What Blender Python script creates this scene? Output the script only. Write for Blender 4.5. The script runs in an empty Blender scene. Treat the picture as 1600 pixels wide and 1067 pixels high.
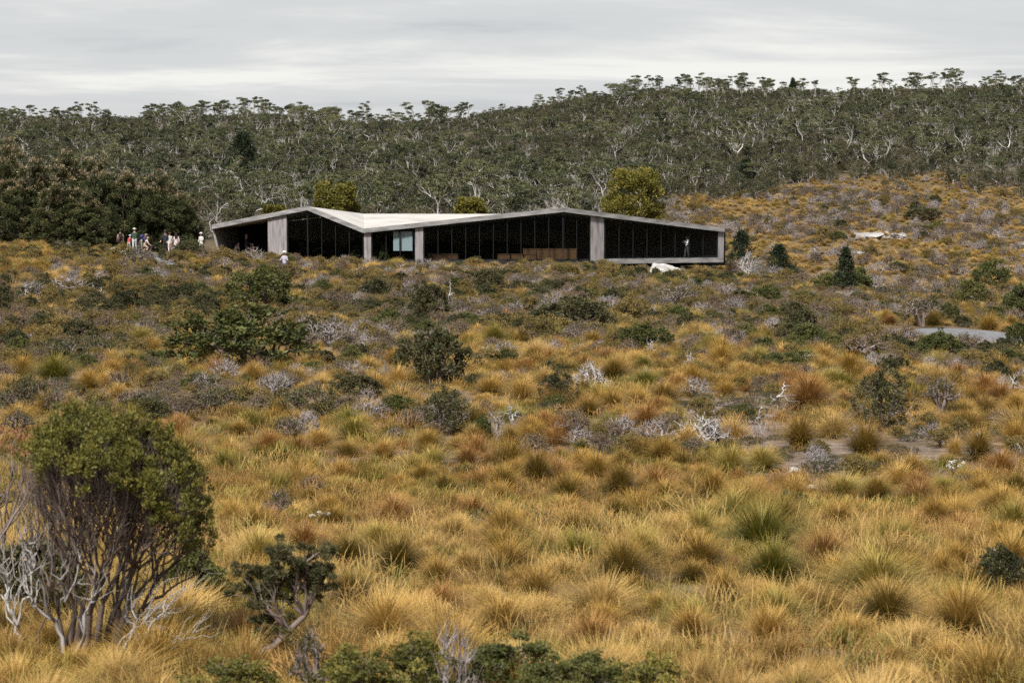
import bpy, math, random
import numpy as np
from mathutils import Vector
rng = np.random.default_rng(7)
random.seed(7)
R = math.radians
SC = bpy.context.scene
COL = SC.collection

# ------------------------------------------------------------------ camera
FPX = 70 / 36 * 1600.0          # focal length in photo pixels
CX, CY, H0 = 800.0, 533.5, 335.0
CZ = 6.0                        # eye height
PITCH = math.atan((CY - H0) / FPX)
cam_d = bpy.data.cameras.new('camera')
cam_d.lens = 70; cam_d.sensor_width = 36; cam_d.clip_start = 0.5; cam_d.clip_end = 5000
cam_d.dof.use_dof = True; cam_d.dof.focus_distance = 62; cam_d.dof.aperture_fstop = 5.0
cam = bpy.data.objects.new('camera', cam_d); COL.objects.link(cam)
cam.location = (0, 0, CZ); cam.rotation_euler = (math.pi / 2 - PITCH, 0, 0)
SC.camera = cam

# ------------------------------------------------------------------ sky and sun
SUN_EL, SUN_AZ = R(52), R(205)   # azimuth measured clockwise from +Y: behind the camera, over the left shoulder
w = bpy.data.worlds.new('World'); SC.world = w; w.use_nodes = True
nt = w.node_tree; N = nt.nodes; L = nt.links
for n in list(N): N.remove(n)
out = N.new('ShaderNodeOutputWorld'); bg = N.new('ShaderNodeBackground')
L.new(bg.outputs[0], out.inputs[0])
sky = N.new('ShaderNodeTexSky'); sky.sky_type = 'NISHITA'; sky.sun_disc = False
sky.sun_elevation = SUN_EL; sky.sun_rotation = SUN_AZ
sky.air_density = 1.0; sky.dust_density = 2.0
sk = N.new('ShaderNodeMix'); sk.data_type = 'RGBA'; sk.blend_type = 'MULTIPLY'; sk.inputs[0].default_value = 1
L.new(sky.outputs[0], sk.inputs[6]); sk.inputs[7].default_value = (0.085, 0.085, 0.085, 1)
tc = N.new('ShaderNodeTexCoord'); sx = N.new('ShaderNodeSeparateXYZ'); L.new(tc.outputs['Generated'], sx.inputs[0])
za = N.new('ShaderNodeMath'); za.operation = 'ABSOLUTE'; L.new(sx.outputs[2], za.inputs[0])
zb = N.new('ShaderNodeMath'); zb.operation = 'ADD'; L.new(za.outputs[0], zb.inputs[0]); zb.inputs[1].default_value = 0.035
dx = N.new('ShaderNodeMath'); dx.operation = 'DIVIDE'; L.new(sx.outputs[0], dx.inputs[0]); L.new(zb.outputs[0], dx.inputs[1])
dy = N.new('ShaderNodeMath'); dy.operation = 'DIVIDE'; L.new(sx.outputs[1], dy.inputs[0]); L.new(zb.outputs[0], dy.inputs[1])
cb = N.new('ShaderNodeCombineXYZ'); L.new(dx.outputs[0], cb.inputs[0]); L.new(dy.outputs[0], cb.inputs[1])
def sky_noise(scale, detail, rough, loc):
    mp = N.new('ShaderNodeMapping'); mp.inputs['Location'].default_value = loc; mp.inputs['Scale'].default_value = (0.85, 1.0, 1)
    L.new(cb.outputs[0], mp.inputs[0])
    n = N.new('ShaderNodeTexNoise'); n.inputs['Scale'].default_value = scale; n.inputs['Detail'].default_value = detail
    n.inputs['Roughness'].default_value = rough; n.inputs['Distortion'].default_value = 0.35
    L.new(mp.outputs[0], n.inputs[0]); return n
n1 = sky_noise(0.5, 7, 0.58, (3.1, 1.7, 0)); n2 = sky_noise(0.17, 3, 0.5, (7.3, 4.1, 2))
ad = N.new('ShaderNodeMath'); ad.operation = 'ADD'; L.new(n1.outputs[0], ad.inputs[0]); L.new(n2.outputs[0], ad.inputs[1])
hf = N.new('ShaderNodeMath'); hf.operation = 'MULTIPLY'; L.new(ad.outputs[0], hf.inputs[0]); hf.inputs[1].default_value = 0.5
cr = N.new('ShaderNodeValToRGB'); L.new(hf.outputs[0], cr.inputs[0])
cr.color_ramp.interpolation = 'EASE'
e = cr.color_ramp.elements
e[0].position = 0.39; e[0].color = (0.43, 0.445, 0.465, 1)
e[1].position = 0.60; e[1].color = (0.78, 0.775, 0.74, 1)
m_ = e.new(0.50); m_.color = (0.575, 0.585, 0.59, 1)
mx = N.new('ShaderNodeMix'); mx.data_type = 'RGBA'; mx.inputs[0].default_value = 0.93
L.new(sk.outputs[2], mx.inputs[6]); L.new(cr.outputs[0], mx.inputs[7]); L.new(mx.outputs[2], bg.inputs[0])
bg.inputs[1].default_value = 0.74

sd = bpy.data.lights.new('sun', 'SUN'); sd.energy = 4.4; sd.angle = R(9); sd.color = (1.0, 0.955, 0.89)
sun = bpy.data.objects.new('sun', sd); COL.objects.link(sun)
tosun = Vector((math.sin(SUN_AZ) * math.cos(SUN_EL), math.cos(SUN_AZ) * math.cos(SUN_EL), math.sin(SUN_EL)))
sun.rotation_euler = tosun.to_track_quat('Z', 'Y').to_euler()
SC.view_settings.view_transform = 'Standard'; SC.view_settings.look = 'None'
SC.view_settings.gamma = 1; SC.view_settings.use_curve_mapping = False
SC.view_settings.exposure = 0.72
SC.cycles.max_bounces = 5; SC.cycles.diffuse_bounces = 2; SC.cycles.glossy_bounces = 3
SC.cycles.transmission_bounces = 3; SC.cycles.transparent_max_bounces = 8
SC.cycles.use_denoising = False
SC.cycles.use_adaptive_sampling = False; SC.cycles.use_light_tree = False; SC.cycles.sample_clamp_indirect = 3.0; SC.cycles.caustics_reflective = False; SC.cycles.caustics_refractive = False; SC.cycles.blur_glossy = 1.0

# ------------------------------------------------------------------ pixel <-> place
cp, sp_ = math.cos(PITCH), math.sin(PITCH)
def at(px, row, D):
    u = (px - CX) / FPX; v = (CY - row) / FPX
    d = (u, cp + v * sp_, -sp_ + v * cp)
    k = D / d[1]
    return Vector((d[0] * k, D, CZ + d[2] * k))
def project(x, y, z):
    yy = y * cp - (z - CZ) * sp_; zz = y * sp_ + (z - CZ) * cp
    return CX + FPX * x / yy, CY - FPX * zz / yy
def row_to_z(row, D):
    v = (CY - row) / FPX
    return CZ + D * (-sp_ + v * cp) / (cp + v * sp_)

# ------------------------------------------------------------------ noise
_perm = rng.random((512, 512))
def vnoise(x, y, s):
    x = np.asarray(x, float) / s + 137.3; y = np.asarray(y, float) / s + 71.9
    xi = np.floor(x).astype(int); yi = np.floor(y).astype(int); fx = x - xi; fy = y - yi
    fx = fx * fx * (3 - 2 * fx); fy = fy * fy * (3 - 2 * fy)
    a = _perm[xi % 512, yi % 512]; b = _perm[(xi + 1) % 512, yi % 512]
    c = _perm[xi % 512, (yi + 1) % 512]; d = _perm[(xi + 1) % 512, (yi + 1) % 512]
    return (a * (1 - fx) + b * fx) * (1 - fy) + (c * (1 - fx) + d * fx) * fy
def fbm(x, y, s, o=3):
    t = 0; a = 0.5; n = 0
    for k in range(o): t = t + a * vnoise(x + 31 * k, y - 17 * k, s / 2 ** k); n += a; a *= 0.5
    return t / n

# ------------------------------------------------------------------ lie of the land: depth -> row of the ground, per column
near = [(12, 1098), (15, 1008), (22, 850), (28, 765), (38, 658), (58, 560)]
hillL = [(200, 368), (260, 335), (340, 290), (430, 240)]
PROF = {
 -400: near + [(85, 480), (110, 428), (130, 400), (150, 380), (172, 382)] + hillL + [(520, 186), (560, 180), (640, 200), (900, 260)],
 0:    near + [(85, 482), (110, 430), (130, 402), (150, 382), (172, 384)] + hillL + [(520, 192), (560, 187), (640, 210), (900, 265)],
 200:  near + [(85, 488), (110, 440), (130, 414), (150, 394), (172, 392)] + hillL + [(520, 197), (560, 194), (640, 215), (900, 265)],
 380:  near + [(85, 494), (110, 448), (130, 424), (150, 404), (172, 404)] + hillL + [(520, 188), (560, 184), (640, 210), (900, 265)],
 700:  near + [(85, 500), (110, 456), (130, 431), (150, 413), (172, 411)] + hillL + [(520, 204), (560, 203), (640, 225), (900, 270)],
 800:  near + [(85, 501), (110, 457), (130, 432), (150, 414), (172, 412), (200, 375), (260, 333), (340, 288), (430, 232), (520, 192), (560, 188), (640, 215), (900, 270)],
 920:  near + [(85, 502), (110, 458), (130, 433), (150, 415), (172, 412), (200, 378), (260, 332), (340, 282), (430, 222), (520, 175), (560, 170), (640, 200), (900, 260)],
 1050: near + [(85, 504), (110, 461), (130, 438), (150, 422), (175, 410), (220, 362), (280, 318), (340, 270), (430, 205), (520, 160), (560, 156), (640, 185), (900, 250)],
 1150: near + [(85, 506), (110, 466), (130, 446), (150, 434), (175, 422), (220, 380), (280, 322), (330, 283), (430, 200), (520, 155), (560, 151), (640, 180), (900, 250)],
 1300: near + [(85, 510), (110, 474), (140, 458), (170, 448), (220, 388), (280, 312), (320, 272), (430, 192), (520, 153), (560, 149), (640, 180), (900, 250)],
 1450: near + [(85, 517), (105, 490), (130, 470), (150, 460), (175, 444), (220, 388), (280, 316), (320, 271), (430, 192), (520, 153), (560, 149), (640, 180), (900, 250)],
 1600: near + [(85, 529), (105, 502), (130, 480), (160, 462), (220, 392), (280, 322), (320, 278), (430, 196), (520, 155), (560, 151), (640, 182), (900, 250)],
 2000: near + [(85, 530), (105, 504), (130, 482), (160, 464), (220, 396), (280, 324), (320, 280), (430, 200), (520, 157), (560, 153), (640, 185), (900, 250)],
}
_pc = np.array(sorted(PROF)); _ld = np.linspace(math.log(12), math.log(900), 500)
_Z = np.zeros((len(_pc), 500))
for i, c in enumerate(_pc):
    p = PROF[int(c)]; Ds = np.array([a for a, _ in p]); zs = np.array([row_to_z(r, d) for d, r in p])
    _Z[i] = np.interp(np.exp(_ld), Ds, zs)
k_ = np.exp(-np.linspace(-2, 2, 15) ** 2); k_ /= k_.sum()
_Z = np.array([np.convolve(np.pad(r, 7, 'edge'), k_, 'valid') for r in _Z])
def H(x, y):
    x = np.asarray(x, float); y = np.asarray(y, float)
    D = np.clip(y, 12.01, 899); px = np.clip(CX + FPX * x / D, _pc[0], _pc[-1] - 1e-3)
    li = (np.log(D) - _ld[0]) / (_ld[1] - _ld[0]); a = np.clip(li.astype(int), 0, 498); fa = li - a
    ci = np.clip(np.searchsorted(_pc, px, 'right') - 1, 0, len(_pc) - 2)
    fc = (px - _pc[ci]) / (_pc[ci + 1] - _pc[ci]); fc = fc * fc * (3 - 2 * fc)
    z = (_Z[ci, a] * (1 - fa) + _Z[ci, a + 1] * fa) * (1 - fc) + (_Z[ci + 1, a] * (1 - fa) + _Z[ci + 1, a + 1] * fa) * fc
    site = np.clip((y - 138) / 6, 0, 1) * np.clip((185 - y) / 12, 0, 1) * (np.abs(x + 3) < 28)
    bump = (fbm(x, y, 5.0, 2) - 0.5) * 0.32 * np.exp(-np.clip(y, 0, 900) / 70) + (fbm(x + 50, y, 16, 2) - 0.5) * 0.55 * (1 - 0.8 * site)
    far = np.clip((y - 190) / 200, 0, 1) * (fbm(x, y + 90, 38, 3) - 0.5) * 5.0
    behind = np.clip((-25 - y) / 180, 0, 1); behind = behind * behind * (3 - 2 * behind) * (26 + 30 * fbm(x, y, 90, 3))  # unseen hill added behind the camera, keeps sky reflections off the glass
    side = np.clip((np.abs(x) - 0.42 * np.clip(y, 0, 900) - 70) / 200, 0, 1); side = side * side * (3 - 2 * side) * 24 * (y < 300)  # unseen side rises added so the angled glass mirrors ground, not sky
    return z + bump + far + np.maximum(behind, side)
_Dm = np.exp(np.linspace(math.log(12.2), math.log(620), 1400))
def ground(px, row):
    u = (px - CX) / FPX; v = (CY - row) / FPX
    s = _Dm / (cp + v * sp_); x = u * s; zr = CZ + (-sp_ + v * cp) * s
    h = H(x, _Dm); k = np.nonzero(zr <= h)[0]
    j = k[0] if len(k) else len(_Dm) - 1
    return Vector((float(x[j]), float(_Dm[j]), float(h[j])))
def gz(x, y): return float(H(x, y))

# ------------------------------------------------------------------ materials
def new_mat(name):
    m = bpy.data.materials.new(name); m.use_nodes = True; t = m.node_tree
    b = t.nodes['Principled BSDF']; b.inputs['Roughness'].default_value = 0.75
    b.inputs['Specular IOR Level'].default_value = 0.25
    return m, t, b
def ramp(t, cols, src):
    r = t.nodes.new('ShaderNodeValToRGB'); el = r.color_ramp.elements
    while len(el) < len(cols): el.new(0.5)
    for k, c in enumerate(cols): el[k].position = k / (len(cols) - 1); el[k].color = (*c, 1)
    t.links.new(src, r.inputs[0]); return r.outputs[0]
def math_(t, op, a, b=None):
    n = t.nodes.new('ShaderNodeMath'); n.operation = op; n.use_clamp = op in ('ADD',) and False
    for i, q in enumerate((a, b)):
        if q is None: continue
        if isinstance(q, (int, float)): n.inputs[i].default_value = q
        else: t.links.new(q, n.inputs[i])
    return n.outputs[0]
def attr(t, name):
    a = t.nodes.new('ShaderNodeAttribute'); a.attribute_name = name; return a.outputs['Fac']
def orand(t): return t.nodes.new('ShaderNodeObjectInfo').outputs['Random']
def leaf_mat(name, cols, trans=0.22, wr=0.65, rough=0.6):
    """foliage: tone drawn per leaf and per plant"""
    m, t, b = new_mat(name); b.inputs['Roughness'].default_value = rough
    f = math_(t, 'ADD', math_(t, 'MULTIPLY', attr(t, 'r'), wr), math_(t, 'MULTIPLY', orand(t), 1 - wr))
    c = ramp(t, cols, f); t.links.new(c, b.inputs['Base Color'])
    tr = t.nodes.new('ShaderNodeBsdfTranslucent'); t.links.new(c, tr.inputs[0])
    mx = t.nodes.new('ShaderNodeMixShader'); mx.inputs[0].default_value = trans
    t.links.new(b.outputs[0], mx.inputs[1]); t.links.new(tr.outputs[0], mx.inputs[2])
    t.links.new(mx.outputs[0], t.nodes['Material Output'].inputs[0]); return m
def blade_mat(name, base, tips, trans=0.25, split=0.55):
    """grass blades: green at the foot of the blade, straw towards its tip"""
    m, t, b = new_mat(name); b.inputs['Roughness'].default_value = 0.55
    f = math_(t, 'ADD', math_(t, 'MULTIPLY', attr(t, 'r'), 0.6), math_(t, 'MULTIPLY', orand(t), 0.4))
    ct = ramp(t, tips, f); cb_ = ramp(t, base, f)
    g = t.nodes.new('ShaderNodeMapRange'); g.inputs[1].default_value = split - 0.4; g.inputs[2].default_value = split + 0.35
    t.links.new(math_(t, 'ADD', attr(t, 't'), math_(t, 'MULTIPLY', math_(t, 'SUBTRACT', orand(t), 0.5), 0.5)), g.inputs[0])
    mc = t.nodes.new('ShaderNodeMix'); mc.data_type = 'RGBA'; t.links.new(g.outputs[0], mc.inputs[0])
    t.links.new(cb_, mc.inputs[6]); t.links.new(ct, mc.inputs[7]); c = mc.outputs[2]
    t.links.new(c, b.inputs['Base Color'])
    tr = t.nodes.new('ShaderNodeBsdfTranslucent'); t.links.new(c, tr.inputs[0])
    mx = t.nodes.new('ShaderNodeMixShader'); mx.inputs[0].default_value = trans
    t.links.new(b.outputs[0], mx.inputs[1]); t.links.new(tr.outputs[0], mx.inputs[2])
    t.links.new(mx.outputs[0], t.nodes['Material Output'].inputs[0]); return m
def noise_mat(name, cols, scale, rough=0.8, bump=0.0, detail=6, coord='Object', stretch=(1, 1, 1), spec=0.25):
    m, t, b = new_mat(name); b.inputs['Roughness'].default_value = rough; b.inputs['Specular IOR Level'].default_value = spec
    tcx = t.nodes.new('ShaderNodeTexCoord'); mp = t.nodes.new('ShaderNodeMapping'); mp.inputs['Scale'].default_value = stretch
    t.links.new(tcx.outputs[coord], mp.inputs[0])
    n = t.nodes.new('ShaderNodeTexNoise'); n.inputs['Scale'].default_value = scale; n.inputs['Detail'].default_value = detail
    t.links.new(mp.outputs[0], n.inputs[0])
    sr = t.nodes.new('ShaderNodeMapRange'); sr.inputs[1].default_value = 0.3; sr.inputs[2].default_value = 0.7
    t.links.new(n.outputs[0], sr.inputs[0])
    t.links.new(ramp(t, cols, sr.outputs[0]), b.inputs['Base Color'])
    if bump:
        bp = t.nodes.new('ShaderNodeBump'); bp.inputs['Strength'].default_value = bump; bp.inputs['Distance'].default_value = 0.05
        t.links.new(n.outputs[0], bp.inputs['Height']); t.links.new(bp.outputs[0], b.inputs['Normal'])
    return m
def plain(name, c, rough=0.7):
    return noise_mat(name, [tuple(x * 0.8 for x in c), tuple(min(1, x * 1.15) for x in c)], 6, rough)

M = {}
M['gum'] = leaf_mat('gum foliage', [(0.028, 0.036, 0.018), (0.062, 0.070, 0.033), (0.115, 0.120, 0.055), (0.175, 0.168, 0.085)], wr=0.45)
M['scrub'] = leaf_mat('hill scrub foliage', [(0.022, 0.028, 0.014), (0.050, 0.053, 0.025), (0.09, 0.083, 0.042), (0.13, 0.108, 0.066)], wr=0.45)
M['conifer'] = leaf_mat('conifer foliage', [(0.010, 0.018, 0.010), (0.022, 0.034, 0.016), (0.042, 0.052, 0.024)])
M['dark'] = leaf_mat('dark shrub foliage', [(0.020, 0.024, 0.011), (0.046, 0.049, 0.019), (0.092, 0.086, 0.036), (0.145, 0.12, 0.06)])
M['green'] = leaf_mat('green shrub foliage', [(0.024, 0.032, 0.010), (0.056, 0.067, 0.019), (0.112, 0.115, 0.032), (0.18, 0.165, 0.055)])
M['brown'] = leaf_mat('brown heath foliage', [(0.060, 0.045, 0.024), (0.125, 0.092, 0.046), (0.19, 0.135, 0.075), (0.25, 0.185, 0.11)])
M['olive'] = leaf_mat('olive heath foliage', [(0.058, 0.048, 0.017), (0.125, 0.098, 0.031), (0.21, 0.155, 0.050), (0.29, 0.21, 0.078)])
M['hero'] = leaf_mat('yellow-green shrub foliage', [(0.034, 0.039, 0.010), (0.090, 0.090, 0.020), (0.205, 0.180, 0.038), (0.40, 0.335, 0.088)], trans=0.22)
M['hero_pink'] = leaf_mat('reddish shoots', [(0.22, 0.10, 0.05), (0.33, 0.16, 0.085), (0.28, 0.21, 0.08)])
M['golden'] = leaf_mat('golden tree foliage', [(0.040, 0.043, 0.010), (0.090, 0.088, 0.017), (0.165, 0.145, 0.027), (0.25, 0.20, 0.042)], wr=0.85)
M['hedge'] = leaf_mat('tea tree foliage', [(0.018, 0.026, 0.011), (0.040, 0.050, 0.018), (0.082, 0.086, 0.032), (0.15, 0.135, 0.058)], wr=0.8)
M['hedgetip'] = leaf_mat('tea tree seed heads', [(0.13, 0.10, 0.055), (0.22, 0.17, 0.10), (0.30, 0.24, 0.15)])
M['flower'] = leaf_mat('white flower heads', [(0.55, 0.53, 0.48), (0.75, 0.73, 0.68)])
M['gold'] = blade_mat('golden grass', [(0.085, 0.075, 0.020), (0.14, 0.115, 0.028), (0.19, 0.125, 0.040)], [(0.27, 0.148, 0.032), (0.39, 0.225, 0.052), (0.49, 0.315, 0.09), (0.56, 0.41, 0.165)], split=0.47)
M['straw'] = blade_mat('straw grass', [(0.16, 0.12, 0.040), (0.22, 0.16, 0.06)], [(0.32, 0.190, 0.052), (0.43, 0.275, 0.085), (0.53, 0.38, 0.15)], split=0.42)
M['russet'] = blade_mat('russet grass', [(0.13, 0.085, 0.030), (0.17, 0.105, 0.038)], [(0.235, 0.115, 0.034), (0.33, 0.17, 0.05), (0.42, 0.25, 0.09)], split=0.35)
M['lime'] = blade_mat('green gold grass', [(0.09, 0.098, 0.014), (0.15, 0.15, 0.020)], [(0.23, 0.185, 0.036), (0.34, 0.25, 0.06), (0.45, 0.33, 0.105)], split=0.62)
M['tussock'] = blade_mat('tussock grass', [(0.075, 0.070, 0.016), (0.115, 0.095, 0.022), (0.14, 0.10, 0.03)], [(0.23, 0.130, 0.026), (0.36, 0.213, 0.044), (0.47, 0.305, 0.082)], split=0.55)
M['bark'] = leaf_mat('brown grey bark', [(0.062, 0.045, 0.038), (0.125, 0.094, 0.083), (0.22, 0.178, 0.16)], 0.0)
M['twig'] = leaf_mat('grey twigs', [(0.15, 0.125, 0.118), (0.24, 0.21, 0.205), (0.34, 0.31, 0.305)], 0.0)
M['silver'] = leaf_mat('silver dead wood', [(0.18, 0.167, 0.160), (0.30, 0.283, 0.274), (0.44, 0.42, 0.41)], 0.0)
M['mauve'] = leaf_mat('mauve brown twigs', [(0.12, 0.088, 0.080), (0.185, 0.145, 0.135), (0.26, 0.215, 0.205)], 0.0)
M['gumbark'] = leaf_mat('pale gum bark', [(0.17, 0.16, 0.14), (0.31, 0.295, 0.265), (0.46, 0.44, 0.405)], 0.0, wr=0.4)
M['concrete'] = noise_mat('board-marked concrete', [(0.13, 0.12, 0.125), (0.225, 0.21, 0.217), (0.29, 0.275, 0.28)], 1.1, 0.85, 0.25, 8, stretch=(6, 6, 0.7))
M['fascia'] = noise_mat('roof edge concrete', [(0.11, 0.108, 0.112), (0.21, 0.205, 0.205), (0.30, 0.295, 0.29)], 0.9, 0.85, 0.2, 8, stretch=(1, 1, 5))
M['roof'] = noise_mat('pale roof membrane', [(0.30, 0.29, 0.275), (0.38, 0.37, 0.35), (0.43, 0.42, 0.395)], 0.35, 0.8, 0.05, 8)
M['frame'] = plain('dark window frame', (0.007, 0.008, 0.011), 0.5)
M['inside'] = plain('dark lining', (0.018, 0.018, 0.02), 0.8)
M['timber'] = noise_mat('bench timber', [(0.10, 0.042, 0.017), (0.16, 0.074, 0.03)], 3, 0.6, 0.1, 6, stretch=(1, 1, 8))
M['daylight_panel'] = noise_mat('pale blind', [(0.36, 0.385, 0.385), (0.48, 0.50, 0.495)], 2, 0.8, stretch=(10, 10, 1))  # pale colour imitating daylight seen through to the back
M['rock'] = noise_mat('pale quartzite', [(0.24, 0.225, 0.215), (0.42, 0.405, 0.39), (0.52, 0.505, 0.49)], 1.6, 0.85, 0.9, 12)
M['greyrock'] = noise_mat('grey quartzite', [(0.15, 0.14, 0.14), (0.27, 0.255, 0.25), (0.38, 0.365, 0.36)], 1.8, 0.9, 0.9, 12)
M['gravel'] = noise_mat('path gravel', [(0.08, 0.084, 0.093), (0.13, 0.134, 0.144), (0.18, 0.182, 0.19)], 3, 0.95, 0.3, 10, coord='Object')
M['picket'] = plain('weathered picket', (0.075, 0.062, 0.05), 0.85)
# tinted glazing
m, t, b = new_mat('tinted glazing'); t.nodes.remove(b)
tr = t.nodes.new('ShaderNodeBsdfTransparent'); tr.inputs[0].default_value = (0.80, 0.85, 0.87, 1)
gl = t.nodes.new('ShaderNodeBsdfGlossy'); gl.inputs['Roughness'].default_value = 0.02; gl.inputs[0].default_value = (0.9, 0.95, 1, 1)
fr = t.nodes.new('ShaderNodeValue'); fr.outputs[0].default_value = 0.008   # faint sheen of low-reflection glass
mx = t.nodes.new('ShaderNodeMixShader'); t.links.new(fr.outputs[0], mx.inputs[0]); t.links.new(tr.outputs[0], mx.inputs[1]); t.links.new(gl.outputs[0], mx.inputs[2])
t.links.new(mx.outputs[0], t.nodes['Material Output'].inputs[0]); M['glass'] = m
# ground: peat, litter and pale sandy patches (attribute 'soil'), dark woodland floor (attribute 'wood')
m, t, b = new_mat('heath ground'); b.inputs['Roughness'].default_value = 0.95; b.inputs['Specular IOR Level'].default_value = 0.1
tcx = t.nodes.new('ShaderNodeTexCoord')
def gn(scale, detail):
    n = t.nodes.new('ShaderNodeTexNoise'); n.inputs['Scale'].default_value = scale; n.inputs['Detail'].default_value = detail; n.inputs['Roughness'].default_value = 0.65
    t.links.new(tcx.outputs['Object'], n.inputs[0])
    s = t.nodes.new('ShaderNodeMapRange'); s.inputs[1].default_value = 0.32; s.inputs[2].default_value = 0.68; t.links.new(n.outputs[0], s.inputs[0]); return s.outputs[0]
c1 = ramp(t, [(0.055, 0.040, 0.026), (0.11, 0.078, 0.046), (0.175, 0.122, 0.064)], gn(1.3, 9))
c2 = ramp(t, [(0.075, 0.055, 0.046), (0.16, 0.126, 0.112), (0.29, 0.245, 0.228)], gn(4, 13))
c3 = ramp(t, [(0.030, 0.030, 0.018), (0.06, 0.055, 0.034), (0.10, 0.085, 0.06)], gn(0.25, 9))
def mixc(f, a, b_):
    k = t.nodes.new('ShaderNodeMix'); k.data_type = 'RGBA'; t.links.new(f, k.inputs[0]); t.links.new(a, k.inputs[6]); t.links.new(b_, k.inputs[7]); return k.outputs[2]
t.links.new(mixc(attr(t, 'wood'), mixc(attr(t, 'soil'), c1, c2), c3), b.inputs['Base Color'])
bp = t.nodes.new('ShaderNodeBump'); bp.inputs['Strength'].default_value = 0.5; bp.inputs['Distance'].default_value = 0.06; t.links.new(gn(9, 10), bp.inputs['Height']); t.links.new(bp.outputs[0], b.inputs['Normal'])
M['ground'] = m

# ------------------------------------------------------------------ mesh helpers
class MB:
    def __init__(s): s.v = []; s.q = []; s.t3 = []; s.r = []; s.t = []; s.n = 0
    def add(s, v, q=None, tri=None, r=None, t=None):
        v = np.asarray(v, float).reshape(-1, 3); k = len(v)
        if q is not None and len(q): s.q.append(np.asarray(q, int).reshape(-1, 4) + s.n)
        if tri is not None and len(tri): s.t3.append(np.asarray(tri, int).reshape(-1, 3) + s.n)
        s.v.append(v); s.r.append(np.full(k, 0.5) if r is None else np.broadcast_to(r, (k,)).astype(float))
        s.t.append(np.zeros(k) if t is None else np.broadcast_to(t, (k,)).astype(float)); s.n += k
    def mesh(s, name, mat, smooth=True, extra=None):
        me = bpy.data.meshes.new(name)
        v = np.concatenate(s.v); q = np.concatenate(s.q) if s.q else np.zeros((0, 4), int); tr3 = np.concatenate(s.t3) if s.t3 else np.zeros((0, 3), int)
        me.vertices.add(len(v)); me.vertices.foreach_set('co', v.astype(np.float32).ravel())
        lv = np.concatenate([q.ravel(), tr3.ravel()]).astype(np.int32)
        me.loops.add(len(lv)); me.loops.foreach_set('vertex_index', lv)
        nf = len(q) + len(tr3); me.polygons.add(nf)
        st = np.concatenate([np.arange(len(q)) * 4, len(q) * 4 + np.arange(len(tr3)) * 3]).astype(np.int32)
        me.polygons.foreach_set('loop_start', st)
        me.polygons.foreach_set('use_smooth', np.full(nf, smooth))
        for nm, a in (('r', s.r), ('t', s.t)):
            at_ = me.attributes.new(nm, 'FLOAT', 'POINT'); at_.data.foreach_set('value', np.concatenate(a).astype(np.float32))
        if extra:
            for nm, a in extra.items():
                at_ = me.attributes.new(nm, 'FLOAT', 'POINT'); at_.data.foreach_set('value', np.asarray(a, np.float32))
        me.update(calc_edges=True); me.validate()
        if mat is not None: me.materials.append(mat)
        return me
def obj(name, me, parent=None, loc=(0, 0, 0), rz=0.0, scale=(1, 1, 1)):
    o = bpy.data.objects.new(name, me); COL.objects.link(o); o.location = loc; o.rotation_euler = (0, 0, rz); o.scale = scale
    if parent is not None: o.parent = parent
    return o
def tag(o, label=None, cat=None, group=None, kind=None):
    if label: o['label'] = label
    if cat: o['category'] = cat
    if group: o['group'] = group
    if kind: o['kind'] = kind
    return o
def empty(name, loc, rz=0.0, scale=(1, 1, 1)):
    o = bpy.data.objects.new(name, None); COL.objects.link(o); o.location = loc; o.rotation_euler = (0, 0, rz); o.scale = scale
    o.empty_display_size = 0.2; return o
BOXQ = [(0, 3, 2, 1), (4, 5, 6, 7), (0, 1, 5, 4), (1, 2, 6, 5), (2, 3, 7, 6), (3, 0, 4, 7)]
def box_v(x0, x1, y0, y1, z0, z1):
    return [(x0, y0, z0), (x1, y0, z0), (x1, y1, z0), (x0, y1, z0), (x0, y0, z1), (x1, y0, z1), (x1, y1, z1), (x0, y1, z1)]

def blades(mb, pos, az, lean, length, width, bend, segs=3, r=None):
    """curved tapering grass blades"""
    n = len(az); pos = np.asarray(pos, float); P = pos.copy(); th = lean.copy()
    side = np.stack([-np.sin(az), np.cos(az), np.zeros(n)], 1); V = []; T = []
    for k in range(segs + 1):
        s = k / segs; wd = width * (1 - s) ** 0.6 * 0.5 + 0.0004
        V += [P - side * wd[:, None], P + side * wd[:, None]]; T += [np.full(n, s)] * 2
        d = np.stack([np.cos(az) * np.sin(th), np.sin(az) * np.sin(th), np.cos(th)], 1)
        P = P + d * (length / segs)[:, None]; th = th + bend / segs
    V = np.stack(V, 1).reshape(-1, 3); T = np.stack(T, 1).ravel(); m = 2 * (segs + 1)
    b0 = np.arange(n) * m; q = np.concatenate([np.stack([b0 + 2 * k, b0 + 2 * k + 1, b0 + 2 * k + 3, b0 + 2 * k + 2], 1) for k in range(segs)])
    mb.add(V, q, r=np.repeat(rng.random(n) if r is None else r, m), t=T)
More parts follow.
